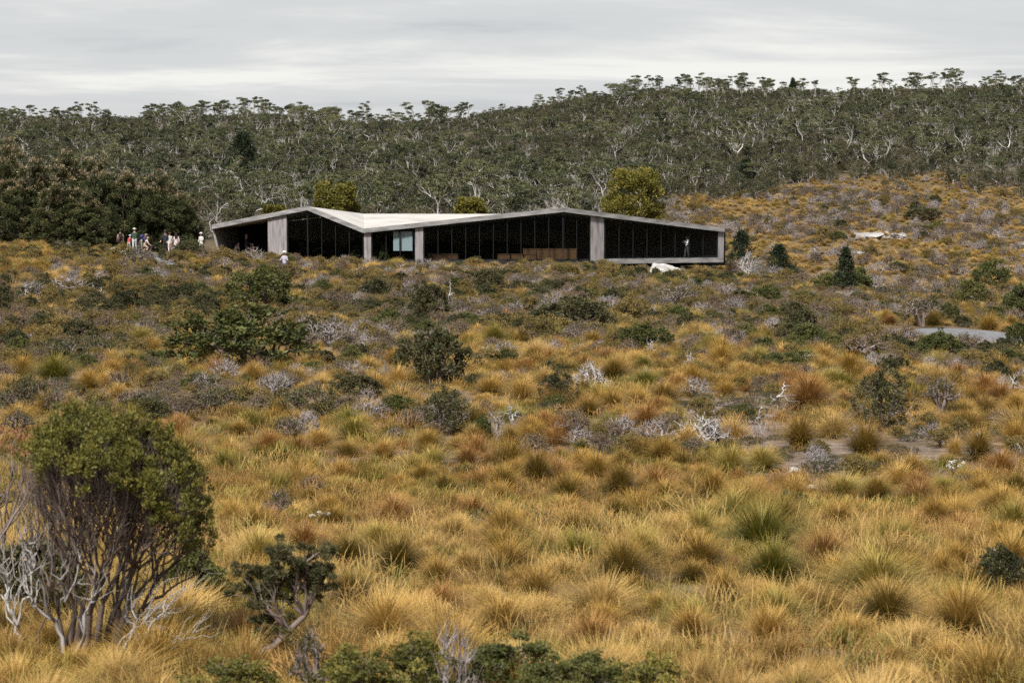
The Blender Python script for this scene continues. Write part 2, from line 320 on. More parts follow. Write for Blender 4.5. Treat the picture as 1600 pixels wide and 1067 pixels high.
def tussock_mesh(name, mat, n=1000, R0=0.10, Lm=0.50, width=0.0075, spread=1.8, segs=4, lift=0.13):
    """dome of blades radiating from a raised, tight crown down to the ground"""
    mb = MB(); q = rng.random(n); lean = np.arccos(1 - q * (1 - math.cos(spread))); az = rng.random(n) * 6.283; ph = rng.random(4) * 6.283
    lump = 1 + 0.09 * np.sin(2 * az + ph[0]) + 0.07 * np.sin(5 * az + ph[1]) + 0.05 * np.sin(9 * az + ph[2] + 4 * lean)
    rad = R0 * np.clip(lean / spread + rng.normal(0, 0.15, n), 0, 1.2); z0 = lift * np.clip(1.15 - 0.55 * lean / spread, 0, 1) - 0.02
    L_ = Lm * lump * rng.uniform(0.70, 1.05, n); long_ = rng.random(n) < 0.035; L_ = np.where(long_, L_ * 1.2, L_)
    pos = np.stack([rad * np.cos(az), rad * np.sin(az), z0], 1)
    bend = rng.uniform(0.3, 1.25, n); lean = np.clip(lean - 0.45 * bend + rng.normal(0, 0.08, n), 0, 1.7)
    blades(mb, pos, az + rng.normal(0, 0.36, n), lean, L_, np.full(n, width) * rng.uniform(0.7, 1.2, n), bend, segs)
    return mb.mesh(name, mat, True)
def tuft_mesh(name, mat, n=70, rad=0.3, Lm=0.34, width=0.006, lean=0.5, segs=3):
    mb = MB(); rr = rad * np.sqrt(rng.random(n)); a0 = rng.random(n) * 6.283
    pos = np.stack([rr * np.cos(a0), rr * np.sin(a0), np.full(n, -0.04)], 1)
    az = a0 + rng.normal(0, 0.9, n)
    blades(mb, pos, az, np.abs(rng.normal(0.2, lean, n)).clip(0, 1.35), Lm * rng.uniform(0.5, 1.15, n), width * rng.uniform(0.7, 1.3, n), rng.uniform(0.2, 1.3, n), segs)
    return mb.mesh(name, mat, True)

def tubes(mb, lines, sides=5):
    a = np.arange(sides) / sides * 2 * math.pi; ca, sa = np.cos(a), np.sin(a)
    for pts, rad, rv in lines:
        p = np.asarray(pts, float); n = len(p); r_ = np.asarray(rad, float)
        tn = np.gradient(p, axis=0); tn /= np.linalg.norm(tn, axis=1)[:, None] + 1e-9
        ref = np.array([0.31, 0.95, 0.05]) if abs(tn[0, 0]) < 0.9 else np.array([0, 0.3, 0.95])
        u = np.cross(tn, ref); u /= np.linalg.norm(u, axis=1)[:, None] + 1e-9; v = np.cross(tn, u)
        ring = p[:, None, :] + r_[:, None, None] * (ca[None, :, None] * u[:, None, :] + sa[None, :, None] * v[:, None, :])
        b = np.arange(n - 1)[:, None] * sides; k = np.arange(sides)[None, :]; k2 = (k + 1) % sides
        q = np.stack([b + k, b + k2, b + sides + k2, b + sides + k], -1).reshape(-1, 4)
        mb.add(ring.reshape(-1, 3), q, r=rv)
def grow(root, tips, r_tip=0.004, r_pow=0.45, wob=0.06, frac=0.45, kmax=3, r_max=None, seed=0, tone=(0, 1), pts_n=4):
    """branch system from a root to every tip by repeated splitting of the tips into bunches"""
    g = np.random.default_rng(seed); out = []
    def rad(n): 
        r = r_tip * n ** r_pow * 1.6
        return min(r, r_max) if r_max else r
    def seg(a, b, ra, rb, start_dir=None):
        d = b - a; ln = np.linalg.norm(d); k = pts_n
        s = np.linspace(0, 1, k)[:, None]; P = a + d * s
        if k > 2:
            w_ = np.cumsum(g.normal(0, wob * ln * 0.5, (k, 3)), 0); w_ = w_ - w_[0] - s * (w_[-1] - w_[0]); P = P + w_
        out.append((P, np.linspace(ra, rb, k), g.uniform(*tone)))
    def rec(p, T, n_par):
        n = len(T)
        if n == 1: seg(p, T[0], rad(1), r_tip * 0.55); return
        k = min(n, g.integers(2, kmax + 1)); C = T[g.choice(n, k, False)]
        for _ in range(3):
            lab = np.argmin(((T[:, None] - C[None]) ** 2).sum(-1), 1)
            C = np.array([T[lab == j].mean(0) if (lab == j).any() else C[j] for j in range(k)])
        for j in range(k):
            S = T[lab == j]
            if not len(S): continue
            if len(S) == n:
                h = n // 2; rec(p, S[:h], n); rec(p, S[h:], n); return
            c = S.mean(0); f = frac if len(S) > 1 else 1
            q = p + (c - p) * f if len(S) > 1 else S[0]
            q = q + g.normal(0, wob * np.linalg.norm(c - p) * 0.7, 3) * (len(S) > 1)
            seg(p, q, rad(len(S)) * 1.12, rad(len(S)) if len(S) > 1 else r_tip * 0.55)
            if len(S) > 1: rec(q, S, n)
    rec(np.asarray(root, float), np.asarray(tips, float), len(tips))
    return out
def leaves(mb, C, crad, n, size, asp=0.5, up=0.3, shell=0.55, tone=None, squash=0.75):
    """n leaf blades around every cluster centre, outward facing, mostly near the cluster's skin"""
    C = np.repeat(np.asarray(C, float), n, 0); k = len(C); cr = np.repeat(np.broadcast_to(crad, (k // n,)), n) if np.ndim(crad) else np.full(k, crad)
    d = rng.normal(0, 1, (k, 3)); d /= np.linalg.norm(d, axis=1)[:, None]; d[:, 2] = d[:, 2] * 0.9 + 0.12
    P = C + d * np.array([1, 1, squash]) * (cr * (shell + (1 - shell) * rng.random(k)) * rng.uniform(0.6, 1.05, k))[:, None]
    ax = d + rng.normal(0, 0.6, (k, 3)) + np.array([0, 0, up]); ax /= np.linalg.norm(ax, axis=1)[:, None]
    sd_ = np.cross(ax, rng.normal(0, 1, (k, 3))); sd_ /= np.linalg.norm(sd_, axis=1)[:, None] + 1e-9
    s = size * rng.uniform(0.6, 1.3, k); h = (s * asp * 0.5)[:, None]; s = s[:, None]
    V = np.stack([P, P + ax * s * 0.45 + sd_ * h, P + ax * s, P + ax * s * 0.45 - sd_ * h], 1).reshape(-1, 3)
    base = np.repeat(rng.random(k // n), n) if tone is None else np.repeat(tone, n)
    r_ = np.clip(0.62 * base + 0.38 * rng.random(k) , 0, 1)
    mb.add(V, np.arange(4 * k).reshape(-1, 4), r=np.repeat(r_, 4))
def dome_tips(n, w, d, h, z0=0.15, power=0.8, jit=0.06, inner=0.0):
    """points over an uneven dome"""
    a = rng.random(n) * 6.283; c = rng.random(n) ** power; ph = rng.random(6) * 6.283
    lump = 1 + 0.13 * np.sin(2 * a + ph[0]) + 0.12 * np.sin(3 * a + ph[1]) + 0.10 * np.sin(5 * a + ph[2] + 3 * c) + 0.09 * np.sin(8 * a + ph[3] + 7 * c)
    s = np.sqrt(1 - (1 - c) ** 2) if False else np.sin(c * math.pi / 2)
    rr = lump * s * (1 - inner * rng.random(n))
    z = np.cos(c * math.pi / 2) ** 0.75 * lump * (1 - 0.5 * inner * rng.random(n))
    return np.stack([rr * np.cos(a) * w / 2, rr * np.sin(a) * d / 2, z0 + z * (h - z0)], 1) + rng.normal(0, jit, (n, 3)) * np.array([w, d, h]) * 0.5

# ================================================================== THE SETTING
def dwood(px):  # depth at which the woodland begins, per column
    return np.interp(px, [-400, 0, 300, 900, 960, 1040, 1150, 1300, 1450, 1540, 1600, 1800, 2200], [185, 185, 188, 192, 222, 284, 296, 312, 318, 312, 302, 292, 280])
BARE = [(1460, 715, 150, 40), (1300, 700, 130, 30), (1140, 655, 110, 24), (1180, 620, 60, 16), (900, 655, 90, 14), (700, 690, 60, 14), (1250, 745, 70, 18), (120, 600, 80, 18), (1120, 925, 60, 12),
        (1060, 850, 50, 12), (560, 505, 50, 10), (870, 590, 40, 8), (720, 740, 45, 12)]
def bare(px, row):
    s = 0
    for a, b, c, d in BARE: s = s + np.exp(-((px - a) / c) ** 2 - ((row - b) / d) ** 2)
    return np.clip(s, 0, 1)
us = np.concatenate([np.linspace(-1.6, -0.36, 24), np.linspace(-0.34, 0.34, 240), np.linspace(0.36, 1.6, 24)])
ys = np.concatenate([np.linspace(-400, -60, 24), np.linspace(-52, 11, 12), np.exp(np.linspace(math.log(12), math.log(1200), 340))])
U, Y = np.meshgrid(us, ys); X = U * np.maximum(np.abs(Y), 22.0)
_e = np.abs(U) > 0.35; X = np.where(_e, np.sign(U) * (0.35 * np.maximum(np.abs(Y), 22.0) + ((np.abs(U) - 0.35) / 1.25) ** 2 * 900), X)
Zt = H(X, Y); g_px, g_row = project(X, np.maximum(Y, 5), Zt)
soil = np.clip(bare(g_px, g_row) * 3.2 * np.clip(fbm(X, Y, 1.1, 3) - 0.30, 0, 1) + 0.55 * np.clip(fbm(X + 9, Y, 3.5, 3) - 0.56, 0, 1) * 4 * (Y > 30) * (Y < 140), 0, 1)
wood = (Y < -30) * 1.0 + (Y >= -30) / (1 + np.exp(-np.clip((Y - dwood(g_px)) / 6, -30, 30)))
mb = MB(); nu = len(us); ny = len(ys); ii, jj = np.meshgrid(np.arange(ny - 1), np.arange(nu - 1), indexing='ij')
b0 = (ii * nu + jj).ravel(); mb.add(np.stack([X, Y, Zt], -1), np.stack([b0, b0 + 1, b0 + nu + 1, b0 + nu], 1))
tag(obj('ground', mb.mesh('ground', M['ground'], True, {'soil': soil.ravel(), 'wood': wood.ravel()})), 'moorland ground rising from a shallow basin to wooded hills', kind='structure')

PATHS = []
def path(name, pts, width, label):
    """gravel path laid over the ground; pts are photo points on the ground"""
    P = np.array([tuple(p) for p in pts])[:, :2]; n = 60; s = np.linspace(0, len(P) - 1, n)
    x = np.interp(s, np.arange(len(P)), P[:, 0]); y = np.interp(s, np.arange(len(P)), P[:, 1])
    kk = np.ones(7) / 7; x = np.convolve(np.pad(x, 3, 'edge'), kk, 'valid'); y = np.convolve(np.pad(y, 3, 'edge'), kk, 'valid')
    tx, ty = np.gradient(x), np.gradient(y); l = np.hypot(tx, ty); nx, ny_ = -ty / l, tx / l; V = []
    for k in range(9):
        o = (k / 8 - 0.5) * (width + 0.25 * (fbm(x, y + k // 8 * 40, 1.6, 2) - 0.5)); xx = x + nx * o; yy = y + ny_ * o
        V.append(np.stack([xx, yy, H(xx, yy) + (0.06 if 0 < k < 8 else -0.06)], 1))
    V = np.stack(V, 1).reshape(-1, 3); a, c = np.meshgrid(np.arange(n - 1), np.arange(8), indexing='ij'); b = (a * 9 + c).ravel()
    m_ = MB(); m_.add(V, np.stack([b, b + 1, b + 10, b + 9], 1))
    tag(obj(name, m_.mesh(name, M['gravel'])), label, kind='structure'); PATHS.append((x, y, width))
path('path', [Vector((-12.5, 170, 0)), Vector((-25, 164, 0)), ground(212, 391), ground(228, 401), ground(262, 414), ground(305, 423), ground(345, 432)], 2.3, 'pale gravel footpath leading past the concrete shelter')
path('path', [ground(1472, 514), ground(1502, 522), ground(1550, 534), ground(1620, 539), ground(1700, 540), ground(1800, 534)], 6.0, 'grey gravel footpath crossing the heath beside the brown twiggy shrub')
BEFORE = [(PATHS[-1][0] * 0.93, PATHS[-1][1] * 0.93, 7.0), (PATHS[-1][0] * 0.86, PATHS[-1][1] * 0.86, 4.0)]   # low growth only on the near verge
def off_path(x, y, pad=0.3):
    ok = np.ones(np.shape(x), bool)
    for px_, py_, w_ in PATHS + (BEFORE if pad > 0.55 else []):
        for k in range(0, 60, 1): ok &= np.hypot(x - px_[k], y - py_[k]) > w_ / 2 + pad
    return ok

# ------------------------------------------------------------------ the shelter
def prism(name, front, back, mat, parent):
    """slab between a front polygon and a matching back polygon"""
    n = len(front); mb = MB(); V = [tuple(v) for v in front] + [tuple(v) for v in back]
    me = bpy.data.meshes.new(name); F = [tuple(range(n)), tuple(range(2 * n - 1, n - 1, -1))] + [(i, i + n, (i + 1) % n + n, (i + 1) % n) for i in range(n)]
    me.from_pydata(V, [], F); me.update(); me.materials.append(mat)
    import bmesh
    bm = bmesh.new(); bm.from_mesh(me); bmesh.ops.recalc_face_normals(bm, faces=bm.faces); bm.to_mesh(me); bm.free()
    return obj(name, me, parent)
FLOOR = row_to_z(406, 150) 
SH = empty('shelter', (0, 0, 0)); tag(SH, 'long low concrete and glass shelter with folded pale roof on the heath', 'building')
def roofpt(px, row, D): return at(px, row, D)
FA = [(331, 352, 153.5), (480, 322.5, 150), (568, 358, 149), (880, 325, 150), (1132, 357, 157)]   # front roof edge, top line
TH = 0.30
front = [at(*p) for p in FA]
backD = [164, 163, 163, 163, 166]
bz = [front[0].z - 0.05, CZ + 0.06, CZ + 0.05, CZ + 0.02, front[4].z - 0.08]
back = [Vector((front[i].x * backD[i] / front[i].y + (0, 1.2, 0, 0, 0)[i], backD[i], bz[i])) for i in range(5)]
# roof: four folded plates, each its own slab, butted at the folds
for i in range(4):
    a, b_, c, d = front[i], front[i + 1], back[i + 1], back[i]
    ins = 0.18; fa = a + (d - a) * 0.012; fb = b_ + (c - b_) * 0.012
    me = bpy.data.meshes.new('roof'); dz = Vector((0, 0, TH - 0.012))
    eps = (b_ - a).normalized() * 0.003
    T = [fa + eps, fb - eps, c - eps, d + eps]; lift = Vector((0, 0, 0.004)) 
    me.from_pydata([tuple(p - lift) for p in T] + [tuple(p - dz) for p in T], [], [(0, 1, 2), (0, 2, 3), (4, 7, 6), (4, 6, 5), (0, 4, 5, 1), (1, 5, 6, 2), (2, 6, 7, 3), (3, 7, 4, 0)])
    me.materials.append(M['roof']); RO = obj('roof', me, SH)
    # upstand along the front edge
    o = Vector((0, -0.13, 0)); top = Vector((0, 0, 0.035))
    F_ = [a + eps + top, b_ - eps + top, b_ - eps - Vector((0, 0, TH)), a + eps - Vector((0, 0, TH))]
    prism('roof_edge', [p + o for p in F_], [p + Vector((0, 0.10, 0)) for p in F_], M['fascia'], RO)
# drain seam near the valley
v0 = front[2]; s0 = v0 + (back[2] - v0) * 0.35 + Vector((-0.6, 0, 0)); s1 = v0 + (back[2] - v0) * 0.42 + Vector((2.4, 0, 0))
def roof_z(x, y):  # height of the third plate at a place
    a, b_, c, d = front[2], front[3], back[3], back[2]; f = (y - a.y) / (d.y - a.y); g = (x - a.x) / (b_.x - a.x)
    return (a.z * (1 - g) + b_.z * g) * (1 - f) + (d.z * (1 - g) + c.z * g) * f
def edge_bottom(px):  # underside of the front roof edge at a column
    xs = [p[0] for p in FA]; k = max(i for i in range(4) if xs[i] <= px + 1e-6); f = (px - xs[k]) / (xs[k + 1] - xs[k])
    p = front[k].lerp(front[k + 1], f); D = FA[k][2] + (FA[k + 1][2] - FA[k][2]) * f
    return at(px, FA[k][1] + (FA[k + 1][1] - FA[k][1]) * f, D) - Vector((0, 0, TH))
SET = 0.22   # glass line behind the roof edge
def pier(px0, px1, depth=0.5, mat='concrete', z0=None):
    a, b_ = edge_bottom(px0), edge_bottom(px1); zb = (FLOOR - 0.7) if z0 is None else z0; o = Vector((0, 0.10, -0.003))
    a = a + o; b_ = b_ + o
    prism('pier', [Vector((a.x, a.y, zb)), Vector((b_.x, b_.y, zb)), b_, a], [Vector((a.x, a.y + depth, zb)), Vector((b_.x, b_.y + depth, zb)), b_ + Vector((0, depth, 0)), a + Vector((0, depth, 0))], M[mat], SH)
for p0, p1 in ((418, 447.5), (568.5, 579.5), (648.5, 661), (923, 944)): pier(p0, p1)
pier(1122.5, 1131.5, 0.6, z0=FLOOR + 0.003)
# floor slabs: main floor and the jutting end with its concrete lip
def slab(name, pxs, z1, z0, back_D, mat, dy=0.06):
    fr_ = []
    for p in pxs: q = edge_bottom(p); fr_.append(Vector((q.x, q.y + dy, 0)))
    bk = [Vector((q.x * back_D / q.y, back_D, 0)) for q in fr_]
    me = bpy.data.meshes.new(name); n = len(fr_); V = []
    for q in fr_: V += [(q.x, q.y, z0), (q.x, q.y, z1)]
    for q in bk: V += [(q.x, q.y, z0), (q.x, q.y, z1)]
    F = []
    for i in range(n - 1):
        a = 2 * i; b_ = 2 * n + 2 * i
        F += [(a, a + 2, a + 3, a + 1), (a + 1, a + 3, b_ + 3, b_ + 1), (b_, b_ + 1, b_ + 3, b_ + 2), (a, b_, b_ + 2, a + 2)]
    F += [(0, 1, 2 * n + 1, 2 * n), (2 * n - 2, 4 * n - 2, 4 * n - 1, 2 * n - 1)]
    me.from_pydata(V, [], F); me.materials.append(mat); return obj(name, me, SH)
slab('floor', [447, 480, 568, 660, 780, 923], FLOOR, FLOOR - 0.75, 162, M['inside'], 0.2)
slab('floor', [923.5, 1000, 1060, 1131], FLOOR, FLOOR - 0.36, 164, M['fascia'])
slab('floor', [345, 380, 417], FLOOR - 0.01, FLOOR - 0.6, 162, M['concrete'], 0.9)
for px_ in (965, 1035, 1098):   # stub posts under the jutting end
    q = edge_bottom(px_); mbp = MB(); zg = gz(q.x, q.y + 1.4) - 0.3
    mbp.add(box_v(q.x - 0.14, q.x + 0.14, q.y + 1.2, q.y + 1.5, zg, FLOOR - 0.363), BOXQ); obj('post', mbp.mesh('post', M['inside'], False), SH)
# back wall, cross walls and ceiling lining: a dark room behind the glass
def wallpoly(name, P, mat, th=0.15):
    d = Vector((0, th, 0)); return prism(name, P, [p + d for p in P], mat, SH)
bw = []
for i in range(1, 4):
    a, b_ = back[i] - Vector((0, 0.8, TH - 0.14)), back[i + 1] - Vector((0, 0.8, TH - 0.14))
    wallpoly('wall', [Vector((a.x + 0.002, a.y, FLOOR - 0.8)), Vector((b_.x - 0.002, b_.y, FLOOR - 0.8)), b_, a], M['inside'])
a = edge_bottom(418); b_ = back[1] - Vector((0, 0.8, TH + 0.02))
wallpoly('wall', [Vector((a.x * 1.06, b_.y, FLOOR - 0.8)), Vector((b_.x - 0.004, b_.y, FLOOR - 0.8)), b_ - Vector((0.004, 0, 0)), Vector((a.x * 1.06, b_.y, b_.z - 0.5))], M['inside'])
# entrance court: dark rear wall, raking end wall of concrete planks
q0 = edge_bottom(362); q1 = edge_bottom(417)
wallpoly('wall', [Vector((q0.x * 1.03, 160.3, FLOOR - 0.6)), Vector((q1.x * 1.03, 160.3, FLOOR - 0.6)), Vector((q1.x * 1.03, 160.3, back[0].z + 0.5)), Vector((q0.x * 1.03, 160.3, back[0].z - 0.15))], M['inside'])
top0 = edge_bottom(333.5) + Vector((0, 0.12, -0.01)); bot0 = at(351, 400, top0.y + 0.5)
for k in range(5):
    f0, f1 = k / 5, (k + 0.96) / 5
    def wp(f, bottom):
        D = top0.y + 0.1 + 8.2 * f; tpx = 334 + 47 * f; bpx = 351 + 30 * f
        if bottom: v = at(bpx, 398, D); return Vector((v.x, D, FLOOR - 0.9))
        fr_ = front[0].lerp(front[1], min(1, (tpx - 331) / 149)); bk_ = back[0].lerp(back[1], min(1, (tpx - 331) / 149)); g = (D - fr_.y) / (bk_.y - fr_.y)
        v = at(tpx, 360, D); return Vector((v.x, D, fr_.z * (1 - g) + bk_.z * g - TH - 0.02))
    P = [wp(f0, True), wp(f1, True), wp(f1, False), wp(f0, False)]
    prism('wall_plank', P, [p + Vector((-0.16, 0.02, 0)) for p in P], M['concrete'], SH)
# glazing: mullions and one pane per bay
def glazing(px0, px1, n, z0=None):
    zb = FLOOR + 0.002
    for k in range(n + 1):
        p = px0 + (px1 - px0) * k / n; a = edge_bottom(p) + Vector((0, SET, -0.004)); ww = 0.026
        m_ = MB(); m_.add(box_v(a.x - ww, a.x + ww, a.y - 0.06, a.y + 0.10, zb, a.z - (0.02 if 0 < k < n else 0.05)), BOXQ); obj('mullion', m_.mesh('mullion', M['frame'], False), SH)
        if k < n:
            p2 = px0 + (px1 - px0) * (k + 1) / n; b_ = edge_bottom(p2) + Vector((0, SET, -0.004)); e = (b_ - a).normalized() * 0.04; e.z = 0
            lo = Vector((0, 0, 0.02)); P = [Vector((a.x, a.y, zb + 0.02)) + e, Vector((b_.x, b_.y, zb + 0.02)) - e, b_ - e - lo * 1.8, a + e - lo * 1.8]
            prism('pane', P, [q + Vector((0, 0.02, 0)) for q in P], M['glass'], SH)
glazing(449, 479.5, 1); glazing(480.5, 567, 4); glazing(581, 647, 3); glazing(662.5, 879, 10); glazing(881, 921.5, 2); glazing(945.5, 1121, 8)
# end glass of the jutting room
a = edge_bottom(1127) + Vector((0, 0.7, -0.01)); b_ = Vector((a.x * 163 / a.y, 163, back[4].z - TH - 0.03))
P = [Vector((a.x, a.y, FLOOR + 0.01)), Vector((b_.x, b_.y, FLOOR + 0.01)), b_, a]; prism('pane', P, [p + Vector((-0.02, 0, 0)) for p in P], M['glass'], SH)
# pale panels added as stand-ins for daylight seen through the middle bay
for p0, p1 in ((614, 623.5), (625.5, 644)):
    a = edge_bottom(p0); b_ = edge_bottom(p1); yy = a.y + SET + 0.14
    wallpoly('daylight_panel', [Vector((a.x, yy, row_to_z(392, yy))), Vector((b_.x, yy, row_to_z(392, yy))), Vector((b_.x, yy, row_to_z(362, yy))), Vector((a.x, yy, row_to_z(362, yy)))], M['daylight_panel'], 0.03)

def bench(px0, px1, D, h, label):
    """timber seat: boarded front panels, seat boards"""
    a = at(px0, 400, D); b_ = at(px1, 400, D); E = empty('bench', ((a.x + b_.x) / 2, D, FLOOR)); L_ = b_.x - a.x; n = max(2, round(L_ / 1.05))
    tag(E, label, 'bench', 'timber benches inside the shelter')
    for k in range(n):
        x0 = -L_ / 2 + L_ * k / n; m_ = MB(); m_.add(box_v(x0 + 0.02, x0 + L_ / n - 0.02, 0, 0.05, 0.02, h - 0.05), BOXQ); obj('front_panel', m_.mesh('front_panel', M['timber'], False), E)
    for k in range(3):
        m_ = MB(); m_.add(box_v(-L_ / 2, L_ / 2, -0.03 + k * 0.17, 0.12 + k * 0.17, h - 0.048, h), BOXQ); obj('seat_board', m_.mesh('seat_board', M['timber'], False), E)
    m_ = MB(); m_.add(box_v(-L_ / 2, L_ / 2, 0.40, 0.45, 0.0, h - 0.052), BOXQ); obj('back_panel', m_.mesh('back_panel', M['timber'], False), E)
bench(777, 838, 150.5, 0.42, 'lower tier of brown timber seating behind the tall glass')
bench(817, 902, 151.2, 0.82, 'taller tier of brown timber seating behind the tall glass')
bench(668, 716, 150.9, 0.45, 'dim timber bench behind glass beside the narrow pier')

# ================================================================== PLANT KINDS (meshes shared by all plants of a kind)
def two(name, stem, crown): return (stem, crown)
def shrub_kind(stem_mat, leaf_mat_, n_tip=170, n_leaf=46, leaf=0.042, w=1.0, h=0.62, crad=0.066, z0=0.12, asp=0.52, inner=0.22, twig=0.0028, up=0.4, stem_tone=(0, 1), extra_twigs=0):
    tips = dome_tips(n_tip, w * 0.88, w * 0.88, h * 0.93, z0, inner=inner); lines = grow((0, 0, -0.06), tips, r_tip=twig, wob=0.09, seed=int(rng.integers(1e6)), tone=stem_tone)
    mb = MB(); tubes(mb, lines, 3); st = mb.mesh('stems', M[stem_mat]); bare_ = np.sin(tips[:, 0] * 13 + rng.random() * 6) * np.sin(tips[:, 1] * 12 + rng.random() * 6) < -0.76; tips = tips[~bare_] + rng.normal(0, 0.012, (int((~bare_).sum()), 3))
    cr = None
    if leaf_mat_:
        mb = MB(); leaves(mb, tips, crad * rng.uniform(0.45, 1.4, len(tips)), n_leaf, leaf, asp, up); cr = mb.mesh('foliage', M[leaf_mat_], False)
    return (st, cr)
def bare_kind(mat, n_tip=150, w=1.0, h=0.6, z0=0.08, twig=0.005, wob=0.12, root_spread=0.0, power=0.8, frac=0.4, r_max=None):
    tips = dome_tips(n_tip, w, w, h, z0, inner=0.45, power=power, jit=0.09)
    mb = MB(); tubes(mb, grow((0, 0, -0.05), tips, r_tip=twig, wob=wob, frac=frac, seed=int(rng.integers(1e6)), r_max=r_max), 4); return (mb.mesh('branches', M[mat]), None)
K = {}
K['dark'] = [shrub_kind('bark', 'dark') for _ in range(3)]
K['green'] = [shrub_kind('bark', 'green') for _ in range(3)]
K['round'] = [shrub_kind('mauve', 'dark', 190, 34, 0.040, 1.0, 0.85, 0.07, 0.12) for _ in range(2)]
K['olive'] = [shrub_kind('bark', 'olive', 150, 36) for _ in range(2)]
K['brown'] = [shrub_kind('mauve', 'brown', 210, 9, 0.034, crad=0.04, z0=0.2, inner=0.5, twig=0.0036, up=0.7) for _ in range(3)]
K['mauve'] = [shrub_kind('mauve', 'dark', 230, 5, 0.032, crad=0.035, z0=0.25, inner=0.5, twig=0.0036, up=0.7) for _ in range(2)]
K['mat'] = [shrub_kind('mauve', 'dark', 150, 24, 0.026, 1.0, 0.26, 0.05, 0.04, inner=0.1) for _ in range(2)]
K['matgreen'] = [shrub_kind('bark', 'green', 150, 24, 0.026, 1.0, 0.28, 0.05, 0.04, inner=0.1) for _ in range(2)]
K['grey'] = [bare_kind('twig', 330, twig=0.0026) for _ in range(3)]
K['silver'] = [bare_kind('silver', 210, twig=0.0034, h=0.55) for _ in range(3)]
K['wisp'] = [bare_kind('silver', 26, w=1.0, h=0.75, twig=0.0062, wob=0.22, frac=0.5) for _ in range(4)]
K['silvertree'] = [bare_kind('silver', 160, w=1.0, h=1.05, z0=0.5, twig=0.0042, wob=0.12, power=0.9)]

TUS = [tussock_mesh('tussock', M['tussock'], 1700, 0.12, 0.50, 0.0054, s_, 4) for s_ in (1.7, 1.8, 1.85)]
TUS += [tussock_mesh('tussock', M['gold'], 1650, 0.12, 0.50, 0.0054, 1.8, 4), tussock_mesh('tussock', M['russet'], 1650, 0.12, 0.5, 0.0054, 1.8, 4), tussock_mesh('tussock', M['lime'], 1700, 0.13, 0.52, 0.0054, 1.65, 4)]
TUF = [tuft_mesh('tuft', M['gold'], 270, 0.62, 0.17, lean=0.65), tuft_mesh('tuft', M['gold'], 270, 0.55, 0.21, lean=0.55), tuft_mesh('tuft', M['straw'], 250, 0.6, 0.19, lean=0.65), tuft_mesh('tuft', M['straw'], 200, 0.55, 0.27, 0.005, 0.45), tuft_mesh('tuft', M['lime'], 270, 0.5, 0.20, lean=0.55),
       tuft_mesh('tuft', M['russet'], 270, 0.62, 0.16, lean=0.65), tuft_mesh('tuft', M['russet'], 230, 0.5, 0.12, lean=0.75)]
TUF += [tussock_mesh('mound', M[m_], 1000, 0.17, l_, 0.0046, s_, 3, 0.06) for m_, l_, s_ in (('gold', 0.40, 1.75), ('straw', 0.42, 1.65), ('lime', 0.40, 1.7), ('russet', 0.38, 1.8), ('tussock', 0.40, 1.8))]

# ---- woodland trees: pale forked stems under flat, broken crowns
def gum_kind(h, w, n_pad, leaf=0.26, npl=58, crown='gum', lean=0.0, z_lo=0.55, n_tip=4, flat=0.34):
    pads = []
    for k in range(n_pad):
        a = rng.random() * 6.283; r_ = (rng.random() ** 0.6) * w * 0.42; z = h * (z_lo + (1 - z_lo) * rng.random() ** 0.7) - r_ * 0.25
        pads.append((r_ * math.cos(a) + lean * z, r_ * math.sin(a), z, rng.uniform(0.45, 1.0) * w * 0.22))
    tips = []; lc = []; lr = []
    for x, y, z, r_ in pads:
        for _ in range(n_tip): tips.append((x + rng.normal(0, r_ * 0.5), y + rng.normal(0, r_ * 0.5), z - r_ * 0.12))
        for _ in range(3): lc.append((x + rng.normal(0, r_ * 0.45), y + rng.normal(0, r_ * 0.45), z + rng.normal(0, r_ * 0.10))); lr.append(r_ * rng.uniform(0.6, 0.95))
    root = np.array([0, 0, -0.4]); fork = np.array([lean * h * 0.2 + rng.normal(0, 0.15), rng.normal(0, 0.15), h * rng.uniform(0.16, 0.34)])
    L_ = grow(fork, tips, r_tip=0.018, r_pow=0.42, wob=0.15, frac=0.42, seed=int(rng.integers(1e6)))
    r0 = 0.017 * len(tips) ** 0.42 * 1.9; L_.append((np.array([root, (root + fork) / 2 + rng.normal(0, 0.06, 3), fork]), [r0 * 1.25, r0, r0 * 0.9], 0.6))
    mb = MB(); tubes(mb, L_, 4); st = mb.mesh('trunk', M['gumbark'])
    mb = MB(); leaves(mb, lc, np.array(lr), npl, leaf, 0.55, 0.15, 0.45, squash=flat); cr = mb.mesh('crown', M[crown], False)
    return (st, cr)
M['deadgum'] = leaf_mat('bleached gum wood', [(0.18, 0.17, 0.155), (0.29, 0.275, 0.255), (0.44, 0.42, 0.395)], 0.0, wr=0.4)
GUM = [gum_kind(rng.uniform(5.0, 7.0), rng.uniform(4.4, 6.2), int(rng.integers(8, 14)), lean=rng.uniform(-0.15, 0.15)) for _ in range(9)]
GUM[1] = gum_kind(8.2, 4.2, 9, z_lo=0.5); GUM[4] = gum_kind(4.2, 5.6, 12, z_lo=0.35, flat=0.5); GUM[6] = gum_kind(7.4, 6.4, 16, z_lo=0.6, flat=0.25, lean=0.2); GUM[8] = gum_kind(5.2, 3.2, 8, z_lo=0.3, flat=0.7)
RIDGE = [gum_kind(rng.uniform(5.5, 7.2), rng.uniform(3.6, 5.2), int(rng.integers(5, 9)), lean=rng.uniform(-0.12, 0.12), z_lo=0.68, flat=0.26) for _ in range(7)]
DEAD = []
